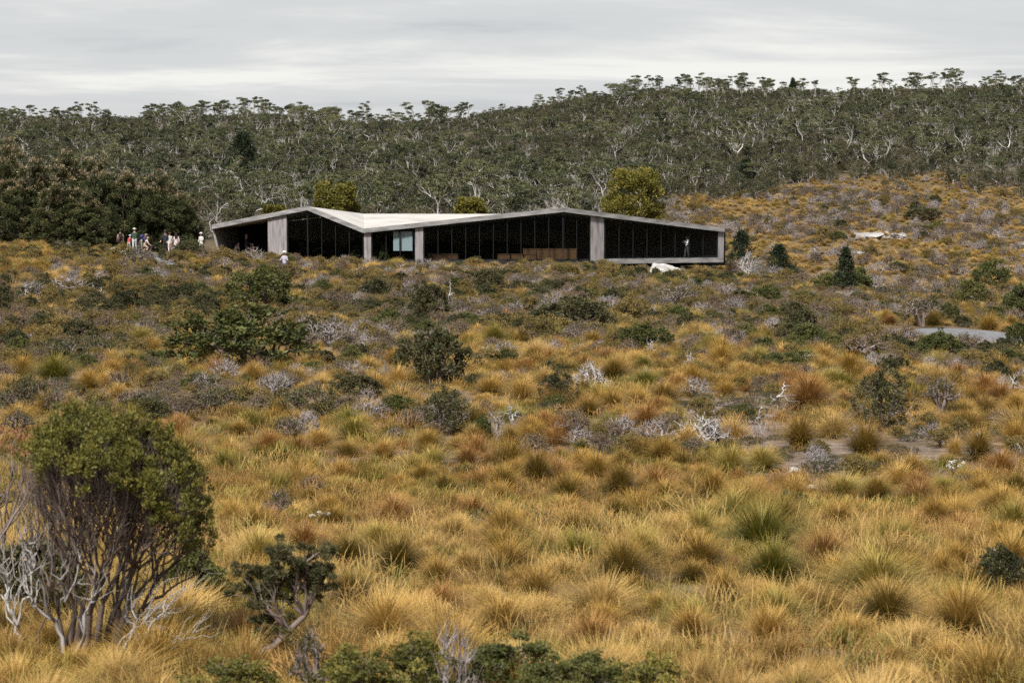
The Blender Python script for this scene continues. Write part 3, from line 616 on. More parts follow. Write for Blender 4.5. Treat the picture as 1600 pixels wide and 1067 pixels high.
for _ in range(8):
    h = rng.uniform(3.6, 6.0); nt_ = int(rng.integers(9, 20)); tips = np.stack([rng.normal(0, h * 0.24, nt_), rng.normal(0, h * 0.2, nt_), h * rng.uniform(0.5, 1.0, nt_)], 1)
    L_ = grow((rng.normal(0, 0.1), 0, h * 0.2), tips, r_tip=0.020, r_pow=0.42, wob=0.2, frac=0.45, seed=int(rng.integers(1e6)), tone=(0.3, 1)); L_.append((np.array([[0, 0, -0.4], [0.05, 0, h * 0.1], [0, 0, h * 0.2]]), [0.15, 0.13, 0.12], 0.7))
    mb = MB(); tubes(mb, L_, 4); DEAD.append((mb.mesh('branches', M['deadgum']), None))
def blob_kind(h, w, n, crown, leaf=0.2, npl=40, stem='bark'):
    C = dome_tips(n, w, w, h, 0.1 * h, inner=0.3); mb = MB(); tubes(mb, grow((0, 0, -0.3), C[: max(8, n // 3)], r_tip=0.03, seed=int(rng.integers(1e6))), 4); st = mb.mesh('stems', M[stem])
    mb = MB(); leaves(mb, C, w * 0.09 * rng.uniform(0.7, 1.3, n), npl, leaf, 0.55, 0.3, 0.5); return (st, mb.mesh('foliage', M[crown], False))
SCR = [blob_kind(1.7, 2.8, 34, 'scrub', 0.17, 30, 'twig') for _ in range(4)]
def conifer_kind(h, w, n, mat, leaf, npl=34):
    z = h * rng.random(n) ** 0.85; rr = w / 2 * (1 - z / h) ** 0.75 * rng.uniform(0.55, 1.08, n); a = rng.random(n) * 6.283
    C = np.stack([rr * np.cos(a), rr * np.sin(a), z + 0.1], 1); g = int(rng.integers(1e6)); L_ = [(np.array([[0, 0, -0.2], [0, 0, h * 0.5], [0, 0, h * 0.97]]), [w * 0.05, w * 0.03, 0.01], 0.3)]
    for c in C[::3]: L_.append((np.array([[0, 0, c[2] * 0.85], c]), [w * 0.012, w * 0.006], 0.3))
    mb = MB(); tubes(mb, L_, 4); st = mb.mesh('trunk', M['bark']); mb = MB(); leaves(mb, C, w * 0.11 * rng.uniform(0.7, 1.3, n), npl, leaf, 0.4, 0.35, 0.4); return (st, mb.mesh('crown', M[mat], False))
CON = [conifer_kind(7, 4.4, 90, 'conifer', 0.26), conifer_kind(5.5, 4.6, 90, 'conifer', 0.26)]

# ------------------------------------------------------------------ stuff: what nobody could count
def scatter(name, pts, rz, sc, idx, kinds, label, tilt=None, cat=None):
    """one object of uncountable growth; kinds are (mesh, mesh or None) tuples joined per template"""
    tcol = bpy.data.collections.new(name + ' kinds')
    for k, ms in enumerate(kinds):
        ms = ms if isinstance(ms, tuple) else (ms, None)
        if ms[1] is None: o = bpy.data.objects.new('%s_%02d' % (name, k), ms[0])
        else:
            import bmesh
            bm = bmesh.new(); bm.from_mesh(ms[0]); n0 = len(bm.faces); bm.from_mesh(ms[1]); bm.faces.ensure_lookup_table()
            for f in bm.faces[n0:]: f.material_index = 1
            j = bpy.data.meshes.new(name); bm.to_mesh(j); bm.free(); j.materials.append(ms[0].materials[0]); j.materials.append(ms[1].materials[0])
            o = bpy.data.objects.new('%s_%02d' % (name, k), j)
        tcol.objects.link(o)
    me = bpy.data.meshes.new(name); n = len(pts); me.vertices.add(n); me.vertices.foreach_set('co', np.asarray(pts, np.float32).ravel())
    rot = np.zeros((n, 3), np.float32); rot[:, 2] = rz
    if tilt is not None: rot[:, :2] = tilt
    s3 = np.asarray(sc, np.float32); s3 = np.repeat(s3[:, None], 3, 1) if s3.ndim == 1 else s3
    for nm, ty, a in (('rot', 'FLOAT_VECTOR', rot), ('siz', 'FLOAT_VECTOR', s3)):
        x = me.attributes.new(nm, ty, 'POINT'); x.data.foreach_set('vector', np.ascontiguousarray(a).ravel())
    x = me.attributes.new('idx', 'INT', 'POINT'); x.data.foreach_set('value', np.asarray(idx, np.int32))
    o = obj(name, me); tag(o, label, None, None, 'stuff')
    g = bpy.data.node_groups.new(name, 'GeometryNodeTree')
    g.interface.new_socket('Geometry', in_out='INPUT', socket_type='NodeSocketGeometry'); g.interface.new_socket('Geometry', in_out='OUTPUT', socket_type='NodeSocketGeometry')
    gi = g.nodes.new('NodeGroupInput'); go = g.nodes.new('NodeGroupOutput'); ip = g.nodes.new('GeometryNodeInstanceOnPoints'); ci = g.nodes.new('GeometryNodeCollectionInfo')
    ci.inputs[0].default_value = tcol; ci.inputs['Separate Children'].default_value = True; ci.inputs['Reset Children'].default_value = True
    def na(nm, ty):
        q = g.nodes.new('GeometryNodeInputNamedAttribute'); q.data_type = ty; q.inputs[0].default_value = nm; return q.outputs[0]
    er = g.nodes.new('FunctionNodeEulerToRotation')
    g.links.new(na('rot', 'FLOAT_VECTOR'), er.inputs[0]); g.links.new(er.outputs[0], ip.inputs['Rotation']); g.links.new(na('siz', 'FLOAT_VECTOR'), ip.inputs['Scale'])
    ip.inputs['Pick Instance'].default_value = True; g.links.new(na('idx', 'INT'), ip.inputs['Instance Index'])
    g.links.new(gi.outputs[0], ip.inputs['Points']); g.links.new(ci.outputs[0], ip.inputs['Instance']); g.links.new(ip.outputs[0], go.inputs[0])
    md = o.modifiers.new('grow', 'NODES'); md.node_group = g; return o
def spread_pts(n, d0, d1, ulim=0.30, p=1.0, heath=True):
    """points evenly over the ground between two distances, a little beyond the frame"""
    D = np.sqrt(rng.random(n) ** p * (d1 ** 2 - d0 ** 2) + d0 ** 2); u = rng.uniform(-ulim if not (heath and d0 > 140) else 0.03, ulim, n); return u * D, D
def footprint(x, y):  # clear of the shelter
    px = CX + FPX * x / y; return ~((y > 147) & (y < 168) & (px > 325) & (px < 1145))
def zone(px, row, blobs):
    s = 0
    for a, b, c, d in blobs: s = s + np.exp(-((px - a) / c) ** 2 - ((row - b) / d) ** 2)
    return np.clip(s, 0, 1)
# photo areas where low dark heath covers the ground rather than grass
HEATH = [(60, 560, 160, 45), (400, 630, 220, 26), (120, 640, 120, 25), (600, 470, 420, 34), (130, 530, 160, 30), (900, 470, 300, 32), (960, 690, 110, 20), (1180, 690, 90, 26), (1130, 640, 80, 20), (1480, 690, 120, 30), (560, 560, 90, 40), (690, 660, 90, 30), (1250, 500, 160, 35), (1400, 545, 140, 22), (830, 500, 200, 30), (180, 470, 220, 25), (1560, 560, 70, 35)]


# ================================================================== GRASS
def lying(px, row): g = ground(px, row); return g, g.y / FPX
def poisson(x, y, r):
    """thin points out so that none stand closer than r (per point)"""
    cell = float(np.max(r)); d = {}; keep = np.zeros(len(x), bool)
    for i in range(len(x)):
        ci, cj = int(x[i] // cell), int(y[i] // cell); ok = True
        for a_ in (-1, 0, 1):
            for b_ in (-1, 0, 1):
                for j in d.get((ci + a_, cj + b_), ()):
                    if (x[i] - x[j]) ** 2 + (y[i] - y[j]) ** 2 < (0.5 * (r[i] + r[j])) ** 2: ok = False; break
                if not ok: break
            if not ok: break
        if ok: keep[i] = True; d.setdefault((ci, cj), []).append(i)
    return keep
# ---- tussocks: those seen singly in the photo
TL = [
 (86, 596, 112, 44, 5, 'pale green double tussock among dark heath mats'), (222, 541, 84, 32, 5, 'pale green tussock beside the largest dome shrub'), (205, 572, 80, 28, 5, 'flat pale green tussock below the one beside the dome shrub'), (186, 628, 70, 32, 3, 'golden tussock behind the big yellow-green shrub'),
 (104, 638, 56, 30, 3, 'small golden tussock behind the reddish-tipped shrub'), (266, 512, 36, 22, 5, 'small bright tussock uphill of the largest dome shrub'), (567, 670, 50, 28, 0, 'small green-gold tussock between the low mats'), (660, 757, 66, 40, 0, 'tussock on the flat below the round mauve-brown shrub'),
 (730, 728, 66, 36, 4, 'russet tussock below the upright grey twig shrub'), (838, 756, 100, 60, 0, 'tall domed tussock at the head of the golden flat'), (896, 776, 96, 42, 0, 'broad tussock beside the tall domed tussock'), (968, 776, 92, 62, 0, 'shaggy domed tussock below the brown bare soil'),
 (752, 766, 80, 40, 4, 'russet tussock in front of the tall domed tussock'), (700, 772, 60, 34, 0, 'tussock beside the russet tussock of the golden flat'), (1040, 788, 120, 42, 3, 'wide golden tussock below the shaggy domed tussock'), (1010, 670, 92, 46, 4, 'spiky brown tussock above the bare soil'),
 (920, 652, 76, 38, 3, 'golden tussock beside the bleached fan of twigs'), (1262, 640, 112, 66, 4, 'big russet tussock behind the bleached branch'), (1250, 702, 92, 64, 0, 'nearer-round tussock of the pair beside the bare soil'.replace('nearer-round', 'rounder')), (1352, 716, 110, 66, 0, 'wider tussock of the pair under the tall round dark shrub'),
 (1530, 720, 90, 56, 0, 'tussock pierced by a bleached branch'), (1585, 700, 80, 50, 0, 'tussock at the rim of the bare soil'), (1492, 712, 50, 40, 3, 'small tussock next to the pierced tussock'), (1142, 745, 90, 54, 5, 'green-topped tussock above the golden cluster'),
 (1115, 780, 80, 56, 0, 'tussock of the cluster under the green-topped tussock'), (1180, 790, 120, 46, 4, 'long russet tussock above the low dark green shrub'), (1370, 786, 84, 52, 0, 'first tussock of the row below the bare soil'), (1432, 780, 84, 50, 4, 'russet tussock in the middle of the row below the bare soil'),
 (1482, 802, 104, 50, 0, 'wide tussock at the end of the row below the bare soil'), (1570, 796, 90, 40, 3, 'golden tussock beyond the row below the bare soil'), (1190, 868, 190, 92, 5, 'biggest pale green tussock with long arching blades'), (1095, 850, 90, 60, 5, 'tussock against the flank of the biggest pale tussock'),
 (1160, 880, 70, 40, 5, 'bright green tuft at the foot of the biggest pale tussock'), (1370, 935, 210, 86, 5, 'long green tussock ridge on the grass flat'), (1495, 890, 100, 50, 0, 'round green tussock uphill of the long green ridge'), (1500, 965, 120, 62, 5, 'green tussock beside the dark shrub with white flowers'),
 (1420, 900, 90, 44, 0, 'tussock between the long green ridge and the round green tussock'), (900, 885, 130, 60, 5, 'green-hearted tussock in the middle of the flat'), (1000, 880, 110, 60, 5, 'shaggy green tussock beside the green-hearted one'), (690, 960, 110, 60, 4, 'russet shock of grass behind the leafy shrubs'),
 (620, 770, 70, 36, 3, 'golden tussock on the flat uphill of the russet pair'), (600, 720, 80, 40, 3, 'golden mound of grass below the small layered green shrub'), (500, 700, 80, 36, 3, 'golden tussock on the rim of the low dark mats'), (420, 705, 80, 38, 4, 'russet mound beyond the big yellow-green shrub'),
 (360, 720, 80, 40, 3, 'golden mound close beside the big yellow-green shrub'), (590, 860, 110, 50, 5, 'long-bladed green tussock near the white flower heads'), (400, 840, 120, 60, 3, 'golden shock beside the small dark twiggy shrub'), (840, 940, 120, 60, 3, 'golden tussock low on the flat above the leafy shrubs'),
 (1080, 1000, 130, 60, 3, 'golden tussock beyond the last leafy shrub'), (1330, 1010, 140, 60, 3, 'golden tussock in the straw grass below the long green ridge'), (1200, 960, 120, 54, 0, 'green-gold tussock below the bare patch of the flat'), (545, 780, 70, 34, 0, 'tussock between the small twiggy shrub and the golden flat'),
 (590, 458, 30, 22, 5, 'bright tussock on the brow below the valley of the roof'), (848, 415, 36, 18, 5, 'bright green tussock in front of the timber benches'), (1440, 480, 40, 20, 3, 'golden tussock on the bank behind the twiggy shrub'), (1385, 505, 36, 26, 0, 'tussock on the corner of the gravel path'), (1458, 512, 50, 30, 0, 'tussock in front of the broad mauve-brown shrub'),
 (1545, 518, 60, 30, 0, 'tussock on the far edge of the gravel path'), (1580, 515, 40, 26, 3, 'golden tussock by the path bend'), (790, 510, 50, 28, 4, 'brown tussock beside the dark shrub on the brow'), (1030, 650, 60, 36, 4, 'brown tussock uphill of the spiky brown one'),
]
TPOS = []
for px_, rw, wp_, hp_, k_i, lab in TL:
    g, s = lying(px_, rw); ww = wp_ * s / 1.02; TPOS.append((g.x, g.y, ww))
    tag(obj('tussock', TUS[k_i], None, (g.x, g.y, g.z - 0.02), rng.random() * 6.28, (ww, ww, min(1.25 * ww, max(0.6 * ww, hp_ * s / 0.56)))), lab, 'tussock')
# ---- and those that fill the flat and the slope
MARKS = [(86, 596, 'the pale green double tussock'), (372, 560, 'the largest dark green dome shrub'), (510, 540, 'the wide pale grey leafless shrub'), (678, 590, 'the tall dark grey-green shrub'), (692, 665, 'the round mauve-brown shrub'), (868, 620, 'the brown-green round shrub'), (930, 600, 'the bleached fan of twigs'), (895, 510, 'the wide dark green mound'),
 (1007, 545, 'the dark glossy green shrub'), (838, 750, 'the tall domed tussock'), (968, 770, 'the shaggy domed tussock'), (1096, 690, 'the sprawling bleached dead shrub'), (1235, 630, 'the big bleached branch'), (1300, 705, 'the paired tussocks'), (1376, 650, 'the tall round dark shrub'), (1470, 640, 'the domed mauve twig shrub'), (1530, 715, 'the pierced tussock'), (1430, 785, 'the row of tussocks below the bare soil'),
 (1190, 855, 'the biggest pale green tussock'), (1225, 805, 'the low dark green shrub'), (1370, 925, 'the long green tussock ridge'), (1560, 920, 'the dark shrub with white flowers'), (1500, 960, 'the straw grass at the picture corner'), (900, 880, 'the green-hearted tussock'), (800, 825, 'the dark creeping shrub'), (690, 950, 'the russet shock of grass'), (436, 810, 'the small dark twiggy shrub'), (440, 960, 'the small twisted pine'), (502, 815, 'the white flower heads'),
 (640, 1040, 'the yellow-green leafy shrubs'), (925, 1040, 'the dark leafy shrubs'), (1200, 1030, 'the picture foot'), (560, 665, 'the small green-gold tussock'), (1248, 530, 'the brown-green shrub with bare stems'), (1440, 505, 'the broad mauve-brown twiggy shrub'), (1466, 550, 'the bush in front of the gravel path'), (1196, 475, 'the round dark green bush'), (408, 480, 'the shrub below the lavender-jacketed walker'), (195, 490, 'the small dark rounded shrub'), (706, 480, 'the bleached dead stump'), (300, 690, 'the big yellow-green shrub'), (600, 760, 'the golden mounds of the flat')]
def near_mark(px_, rw):
    m_ = min(MARKS, key=lambda q: (q[0] - px_) ** 2 + ((q[1] - rw) * 2.2) ** 2); dx_, dy_ = px_ - m_[0], rw - m_[1]
    far_ = abs(dx_) + 2.2 * abs(dy_) > 130
    return (('well ' if far_ else 'just ') + ('uphill of ' if dy_ < 0 else 'below ') if abs(dy_) * 2.2 > abs(dx_) else ('some way beside ' if far_ else 'close beside ')) + m_[2]
cnt = 0; tries = 0
while cnt < 225 and tries < 8000:
    tries += 1; D = math.exp(rng.uniform(math.log(14.5), math.log(105))); u = rng.uniform(-0.255, 0.255); xx = u * D; zz = gz(xx, D); px_, rw = project(xx, D, zz); px_, rw = float(px_), float(rw)
    if rw > 1060 or (px_ < 330 and rw > 700) or float(zone(px_, rw, HEATH)) > 0.62 or rng.random() < 0.7 * float(bare(px_, rw)): continue
    wm = rng.uniform(0.55, 1.0) * (1.0 if D < 40 else 1.25)
    if any(math.hypot(xx - a_, D - b_) < 0.42 * (wm + c_) for a_, b_, c_ in TPOS) or not bool(off_path(np.array(xx), np.array(D), 0.6)): continue
    TPOS.append((xx, D, wm)); cnt += 1
    ki = int(rng.choice([0, 1, 2, 3, 4, 5], p=[.2, .15, .12, .25, .13, .15])); nmv = {3: 'golden', 4: 'russet', 5: 'green-gold'}.get(ki, 'brown-tipped'); sz = 'small' if wm < 0.7 else 'broad' if wm > 0.98 else 'rounded'
    tag(obj('tussock', TUS[ki], None, (xx, D, zz - 0.02), rng.random() * 6.28, (wm, wm, wm * rng.uniform(0.75, 1.05))), '%s %s tussock %s' % (sz, nmv, near_mark(px_, rw)), 'tussock', 'tussocks of the moor')

_T = np.array(TPOS)
def off_tussock(x, y, r=0.0):
    ok = np.ones(len(x), bool)
    for a_, b_, c_ in _T: ok &= (x - a_) ** 2 + (y - b_) ** 2 > (0.40 * c_ + r) ** 2
    return ok
# -- grass sward
G = []
for n, d0, d1, s0 in ((2600, 11, 30, 1.1), (2900, 30, 62, 1.15), (3800, 62, 150, 1.5), (2400, 150, 335, 1.9)):
    x, y = spread_pts(n, d0, d1, 0.31 if d0 > 20 else 0.36); z = H(x, y); px, row = project(x, y, z)
    nb = fbm(x, y, 2.2, 2); hz = zone(px, row, HEATH) * (0.3 + 1.1 * fbm(x + 5, y, 4, 2)); br = bare(px, row)
    keep = off_tussock(x, y, 0.15) & (rng.random(n) > 0.93 * br) & (rng.random(n) > np.where(row < 520, 0.6, 0.85) * hz) & off_path(x, y, 0.5) & footprint(x, y) & (y < dwood(px) - 2 + rng.normal(0, 5, n)) & ~((y > 150) & (px < 1000) & (px > 330))
    x, y, z, px, row, nb = [q[keep] for q in (x, y, z, px, row, nb)]
    big = fbm(x + 20, y + 7, 7, 2); k = len(x); pick = rng.random(k)
    idx = np.where(big > 0.56, np.where(pick < 0.5, 2, 3), np.where(big > 0.47, np.where(pick < 0.5, 0, 1), np.where(pick < 0.4, 5, np.where(pick < 0.65, 4, 0))))
    idx = np.where((y < 62) & (rng.random(k) < 0.6), np.where(pick < 0.35, 5, np.where(pick < 0.6, 6, np.where(pick < 0.85, 4, 0))), idx); idx = np.where(rng.random(k) < 0.13, 4, idx); idx = np.where((bare(px, row) > 0.3) & (rng.random(k) < 0.6), 6, idx)  # darker near tufts: deep shade between mounds put into their colour
    s = s0 * rng.uniform(0.65, 1.15, k) * (0.75 + 0.5 * nb); tl = rng.normal(0, 0.14, (k, 2)) + np.array([0.03, 0.13])
    G.append((np.stack([x, y, z], 1), rng.random(k) * 6.28, np.stack([s * 1.05, s * 1.05, s * rng.uniform(0.75, 1.1, k) * (0.80 if d0 > 100 else 1)], 1), idx, tl))
for n, d0, d1, s0 in ((6000, 11.5, 30, 0.92), (8000, 30, 62, 1.08), (9000, 62, 150, 1.35), (12000, 150, 335, 1.45)):   # small mounds, shoulder to shoulder
    x, y = spread_pts(n, d0, d1, 0.31 if d0 > 20 else 0.36); sz = s0 * (0.36 + 0.95 * rng.random(n) ** 2.2); q = off_tussock(x, y, 0.22 * s0); x, y, sz = x[q], y[q], sz[q]; q = poisson(x, y, sz * 0.54); x, y, sz = x[q], y[q], sz[q]; n = len(x)
    z = H(x, y); px, row = project(x, y, z); hz = zone(px, row, HEATH); br = bare(px, row)
    keep = (rng.random(n) > 0.9 * br) & (rng.random(n) > np.where(row < 520, 0.46, 0.80) * hz) & off_path(x, y, 0.8) & footprint(x, y) & (y < dwood(px) - 2 + rng.normal(0, 5, n)) & ~((y > 150) & (px < 1000) & (px > 330)) & (rng.random(n) < 0.45 + 0.9 * fbm(x + 3, y, 5, 2))
    x, y, z, px, row, sz = [q[keep] for q in (x, y, z, px, row, sz)]; k = len(x); big = fbm(x + 20, y + 7, 7, 2) + rng.normal(0, 0.05, k); p = rng.random(k)
    idx = np.where(big > 0.55, np.where(p < 0.6, 8, 7), np.where(big > 0.46, np.where(p < 0.5, 7, np.where(p < 0.75, 9, 11)), np.where(p < 0.25, 10, np.where(p < 0.5, 11, np.where(p < 0.75, 9, 7)))))
    idx = np.where((row > 860) & (rng.random(k) < 0.22), 8, idx); s = sz
    if d0 > 60: idx = np.where((idx == 7) & (rng.random(k) < 0.55), np.where(p < 0.5, 8, 9), idx)
    if d0 > 140: idx = np.where(rng.random(k) < 0.62, 8, np.where(idx == 10, 11, idx))
    G.append((np.stack([x, y, z], 1), rng.random(k) * 6.28, np.stack([s, s, s * rng.uniform(0.7, 1.05, k)], 1), idx, rng.normal(0, 0.14, (k, 2)) + np.array([0.03, 0.13])))
cat_ = [np.concatenate([g[i] for g in G]) for i in range(5)]
scatter('grass', cat_[0], cat_[1], cat_[2], cat_[3], TUF, 'golden and straw coloured moorland grass', cat_[4])

# -- low heath scrub between the grass
G = []; KH = [K['mat'][0], K['mat'][1], K['matgreen'][0], K['brown'][0], K['brown'][1], K['grey'][0], K['grey'][1], K['mauve'][0], K['olive'][0], K['dark'][0], K['olive'][1], K['green'][0]]
for n, d0, d1, s0 in ((420, 12, 30, 0.55), (2600, 30, 62, 0.7), (8500, 60, 152, 1.05), (4600, 150, 338, 1.8)):
    x, y = spread_pts(n, d0, d1); z = H(x, y); px, row = project(x, y, z); hz = zone(px, row, HEATH)
    dens = np.clip(np.where(y > 150, 0.8, 0.10) + np.where(row < 520, 0.66, 0.95) * hz + 0.4 * (fbm(x, y, 6, 2) > 0.58) * (y > 45), 0, 1) * np.where(y < 30, 0.45, 1) * np.where(y > 150, np.clip((fbm(x, y + 40, 17, 3) - 0.40) * 5, 0.06, 1), 1)
    dens = np.where(bare(px, row) > 0.25, np.maximum(dens * 0.6, 0.85), dens)
    keep = (rng.random(n) < dens) & off_tussock(x, y, 0.30) & off_path(x, y, 1.0) & footprint(x, y) & (y < dwood(px) + rng.normal(4, 6, n)) & ~((y > 150) & (px < 1000) & (px > 330))
    x, y, z, px, row = [q[keep] for q in (x, y, z, px, row)]; k = len(x); t1 = fbm(x - 30, y, 9, 2) + rng.normal(0, 0.09, k); p = rng.random(k)
    idx = np.where(t1 < 0.45, np.where(p < 0.25, 0, np.where(p < 0.45, 1, np.where(p < 0.6, 2, np.where(p < 0.8, 9, 8)))), np.where(t1 < 0.54, np.where(p < 0.3, 3, np.where(p < 0.45, 8, np.where(p < 0.6, 10, np.where(p < 0.8, 4, 11)))), np.where(p < 0.30, 4, np.where(p < 0.42, 5, np.where(p < 0.54, 6, np.where(p < 0.72, 7, np.where(p < 0.88, 8, 3)))))))
    idx = np.where(((bare(px, row) > 0.25) | (y < 34)) & (rng.random(k) < 0.75), np.where(p < 0.45, 0, np.where(p < 0.85, 1, 8)), idx); s = s0 * rng.uniform(0.55, 1.25, k) * np.where(bare(px, row) > 0.25, 0.75, 1)
    if d0 > 140: idx = np.where(rng.random(k) < 0.55, np.where(p < 0.35, 5, np.where(p < 0.6, 7, np.where(p < 0.8, 4, 6))), idx)
    G.append((np.stack([x, y, z], 1), rng.random(k) * 6.28, np.stack([s, s, s * rng.uniform(0.7, 1.0, k)], 1), idx, rng.normal(0, 0.08, (k, 2))))
cat_ = [np.concatenate([g[i] for g in G]) for i in range(5)]
scatter('heath_scrub', cat_[0], cat_[1], cat_[2], cat_[3], KH, 'low dark green, brown and grey heath scrub', cat_[4])

# -- woodland on the hill: 300 gums and the dead trees that show best are things, the rest one mass
def hill_pts(n, d1=590, ulim=0.33, off=2, sd=4):
    x, y = spread_pts(n, 186, d1, ulim, 1.0, False); px, row = project(x, y, H(x, y)); k = (y > dwood(px) + rng.normal(off, sd, n)); return x[k], y[k]
clear = [(1300, 152, 55, 10), (1270, 165, 40, 8), (700, 215, 40, 6)]
x, y = hill_pts(12500, off=-6, sd=9); z = H(x, y); px, row = project(x, y, z)
k = rng.random(len(x)) > 0.9 * zone(px, row, clear); k &= rng.random(len(x)) < np.clip(0.75 + 1.2 * (fbm(x, y, 30, 2) - 0.5), 0.4, 1); x, y, z = x[k], y[k], z[k]
scatter('hill_scrub', np.stack([x, y, z - 0.1], 1), rng.random(len(x)) * 6.28, np.stack([rng.uniform(0.6, 1.35, len(x))] * 3, 1), rng.integers(0, 4, len(x)), SCR, 'dense low scrub under the trees of the hillside')
x, y = hill_pts(4100); z = H(x, y); px, row = project(x, y, z)
k = rng.random(len(x)) > 0.9 * zone(px, row, clear); k &= rng.random(len(x)) < np.clip(0.75 + 1.6 * (fbm(x + 80, y, 34, 2) - 0.5), 0.3, 1); k &= (y < 505) | (rng.random(len(x)) < 0.62); x, y, z, px, row = [q[k] for q in (x, y, z, px, row)]
ridge = y > 505; kind = np.where(ridge, 9 + rng.integers(0, 7, len(x)), rng.integers(0, 9, len(x))); isdead = (rng.random(len(x)) < 0.34) & ~ridge
kind = np.where(isdead, 16 + rng.integers(0, 8, len(x)), kind); sc = rng.uniform(0.38, 0.98, len(x)) * np.where(ridge, np.interp(px, [0, 100, 215, 240, 320, 400, 620, 740, 790, 900, 1000, 1600], [.95, .75, .5, 1.4, 1.2, 1.1, 1.05, 1.25, .62, .85, .98, 1.0]) * (0.55 + 0.9 * fbm(x, y * 0 + 5, 22, 2)), 1.0) * np.where(isdead, 0.85, 1)
inview = (px > 5) & (px < 1595) & (row < 332) & ~((px < 320) & (row > 250)) & ~((px > 930) & (px < 1045) & (row > 262))
score = np.where(inview, sc / y * (1 + 0.9 * ridge) * rng.uniform(0.8, 1.25, len(x)), -1)
liv = np.nonzero(~isdead & (score > 0))[0]; liv = liv[np.argsort(-score[liv])][:300]; ded = np.nonzero(isdead & (score > 0))[0]; ded = ded[np.argsort(-score[ded])][:150]
rest = np.ones(len(x), bool); rest[liv] = False; rest[ded] = False; rza = rng.random(len(x)) * 6.28
ALLT = GUM + RIDGE + DEAD
scatter('woodland', np.stack([x, y, z], 1)[rest], rza[rest], sc[rest], kind[rest], ALLT, 'open gum woodland covering the far hillside')
def plant(name, kind_, loc, rz, scale, label, cat, group=None, parts=('stems', 'foliage')):
    st, cr = kind_
    if cr is None:
        o = obj(name, st, None, loc, rz, scale)
    else:
        o = empty(name, loc, rz, scale); obj(parts[0], st, o); obj(parts[1], cr, o)
    return tag(o, label, cat, group)
LAND = [(60, 'the tallest tea tree'), (140, 'the brown-crested tea trees'), (230, 'the walker in green'), (320, 'the thicket end'), (420, 'the entrance canopy'), (500, 'the first roof peak'), (570, 'the roof valley'), (660, 'the pale panels'), (720, 'the narrow pier'), (790, 'the long roof slope'), (865, 'the timber benches'), (935, 'the second roof peak'), (1045, 'the tallest golden tree'), (1135, 'the shelter end'), (1195, 'the shelter-end conifer'), (1265, 'the conifer bush'), (1335, 'the conical tree'), (1385, 'the pale outcrop'), (1440, 'the picket fence'), (1520, 'the twiggy path shrub'), (1620, 'the path bend')]
def where(i):
    b_ = 'on the skyline' if y[i] > 505 else 'high up' if y[i] > 400 else 'halfway uphill' if y[i] > 300 else 'low down'
    k_ = next(q for q, (lim, nm) in enumerate(LAND) if px[i] < lim); lo = LAND[k_ - 1][0] if k_ else 0; nb_ = k_ - 1 if px[i] < (lo + LAND[k_][0]) / 2 else k_ + 1
    return b_ + ' above ' + LAND[k_][1] + (', towards ' + LAND[nb_][1] if 0 <= nb_ < len(LAND) else '')
def tree_size(i): return 'tall' if sc[i] > 0.84 else 'small' if sc[i] < 0.66 else 'mid-sized'
def pads_word(i): return 'flat-topped' if ridge[i] else ('leaning', 'broad-crowned', 'forked', 'layered', 'pale-stemmed', 'dense', 'open-crowned', 'spreading', 'grey-green')[kind[i]]
for i in liv: plant('gum_tree', ALLT[kind[i]], (x[i], y[i], z[i]), rza[i], (sc[i],) * 3, '%s %s gum %s' % (tree_size(i), pads_word(i), where(i)), 'tree', 'gums of the hill', ('trunk', 'crown'))
for i in ded: plant('dead_tree', ALLT[kind[i]], (x[i], y[i], z[i]), rza[i], (sc[i],) * 3, '%s bleached dead gum %s' % (tree_size(i), where(i)), 'tree', 'dead gums of the hill')

# ================================================================== PLANTS ONE CAN POINT TO
TREES_BY = []
def put(name, kind_, px, row, wpx, hpx, label, cat='shrub', group=None, unit=(1.0, 0.62), parts=('stems', 'foliage'), rz=None, D=None, sink=0.03):
    if D is None: g, s = lying(px, row)
    else:
        xx = (px - CX) / FPX * D; g = Vector((xx, D, gz(xx, D))); s = D / FPX
    sx_ = wpx * s / unit[0]; sz_ = hpx * s / unit[1]
    return plant(name, kind_, (g.x, g.y, g.z - sink), rng.random() * 6.28 if rz is None else rz, (sx_, sx_, sz_), label, cat, group, parts)
def pickk(k): return K[k][int(rng.integers(len(K[k])))]
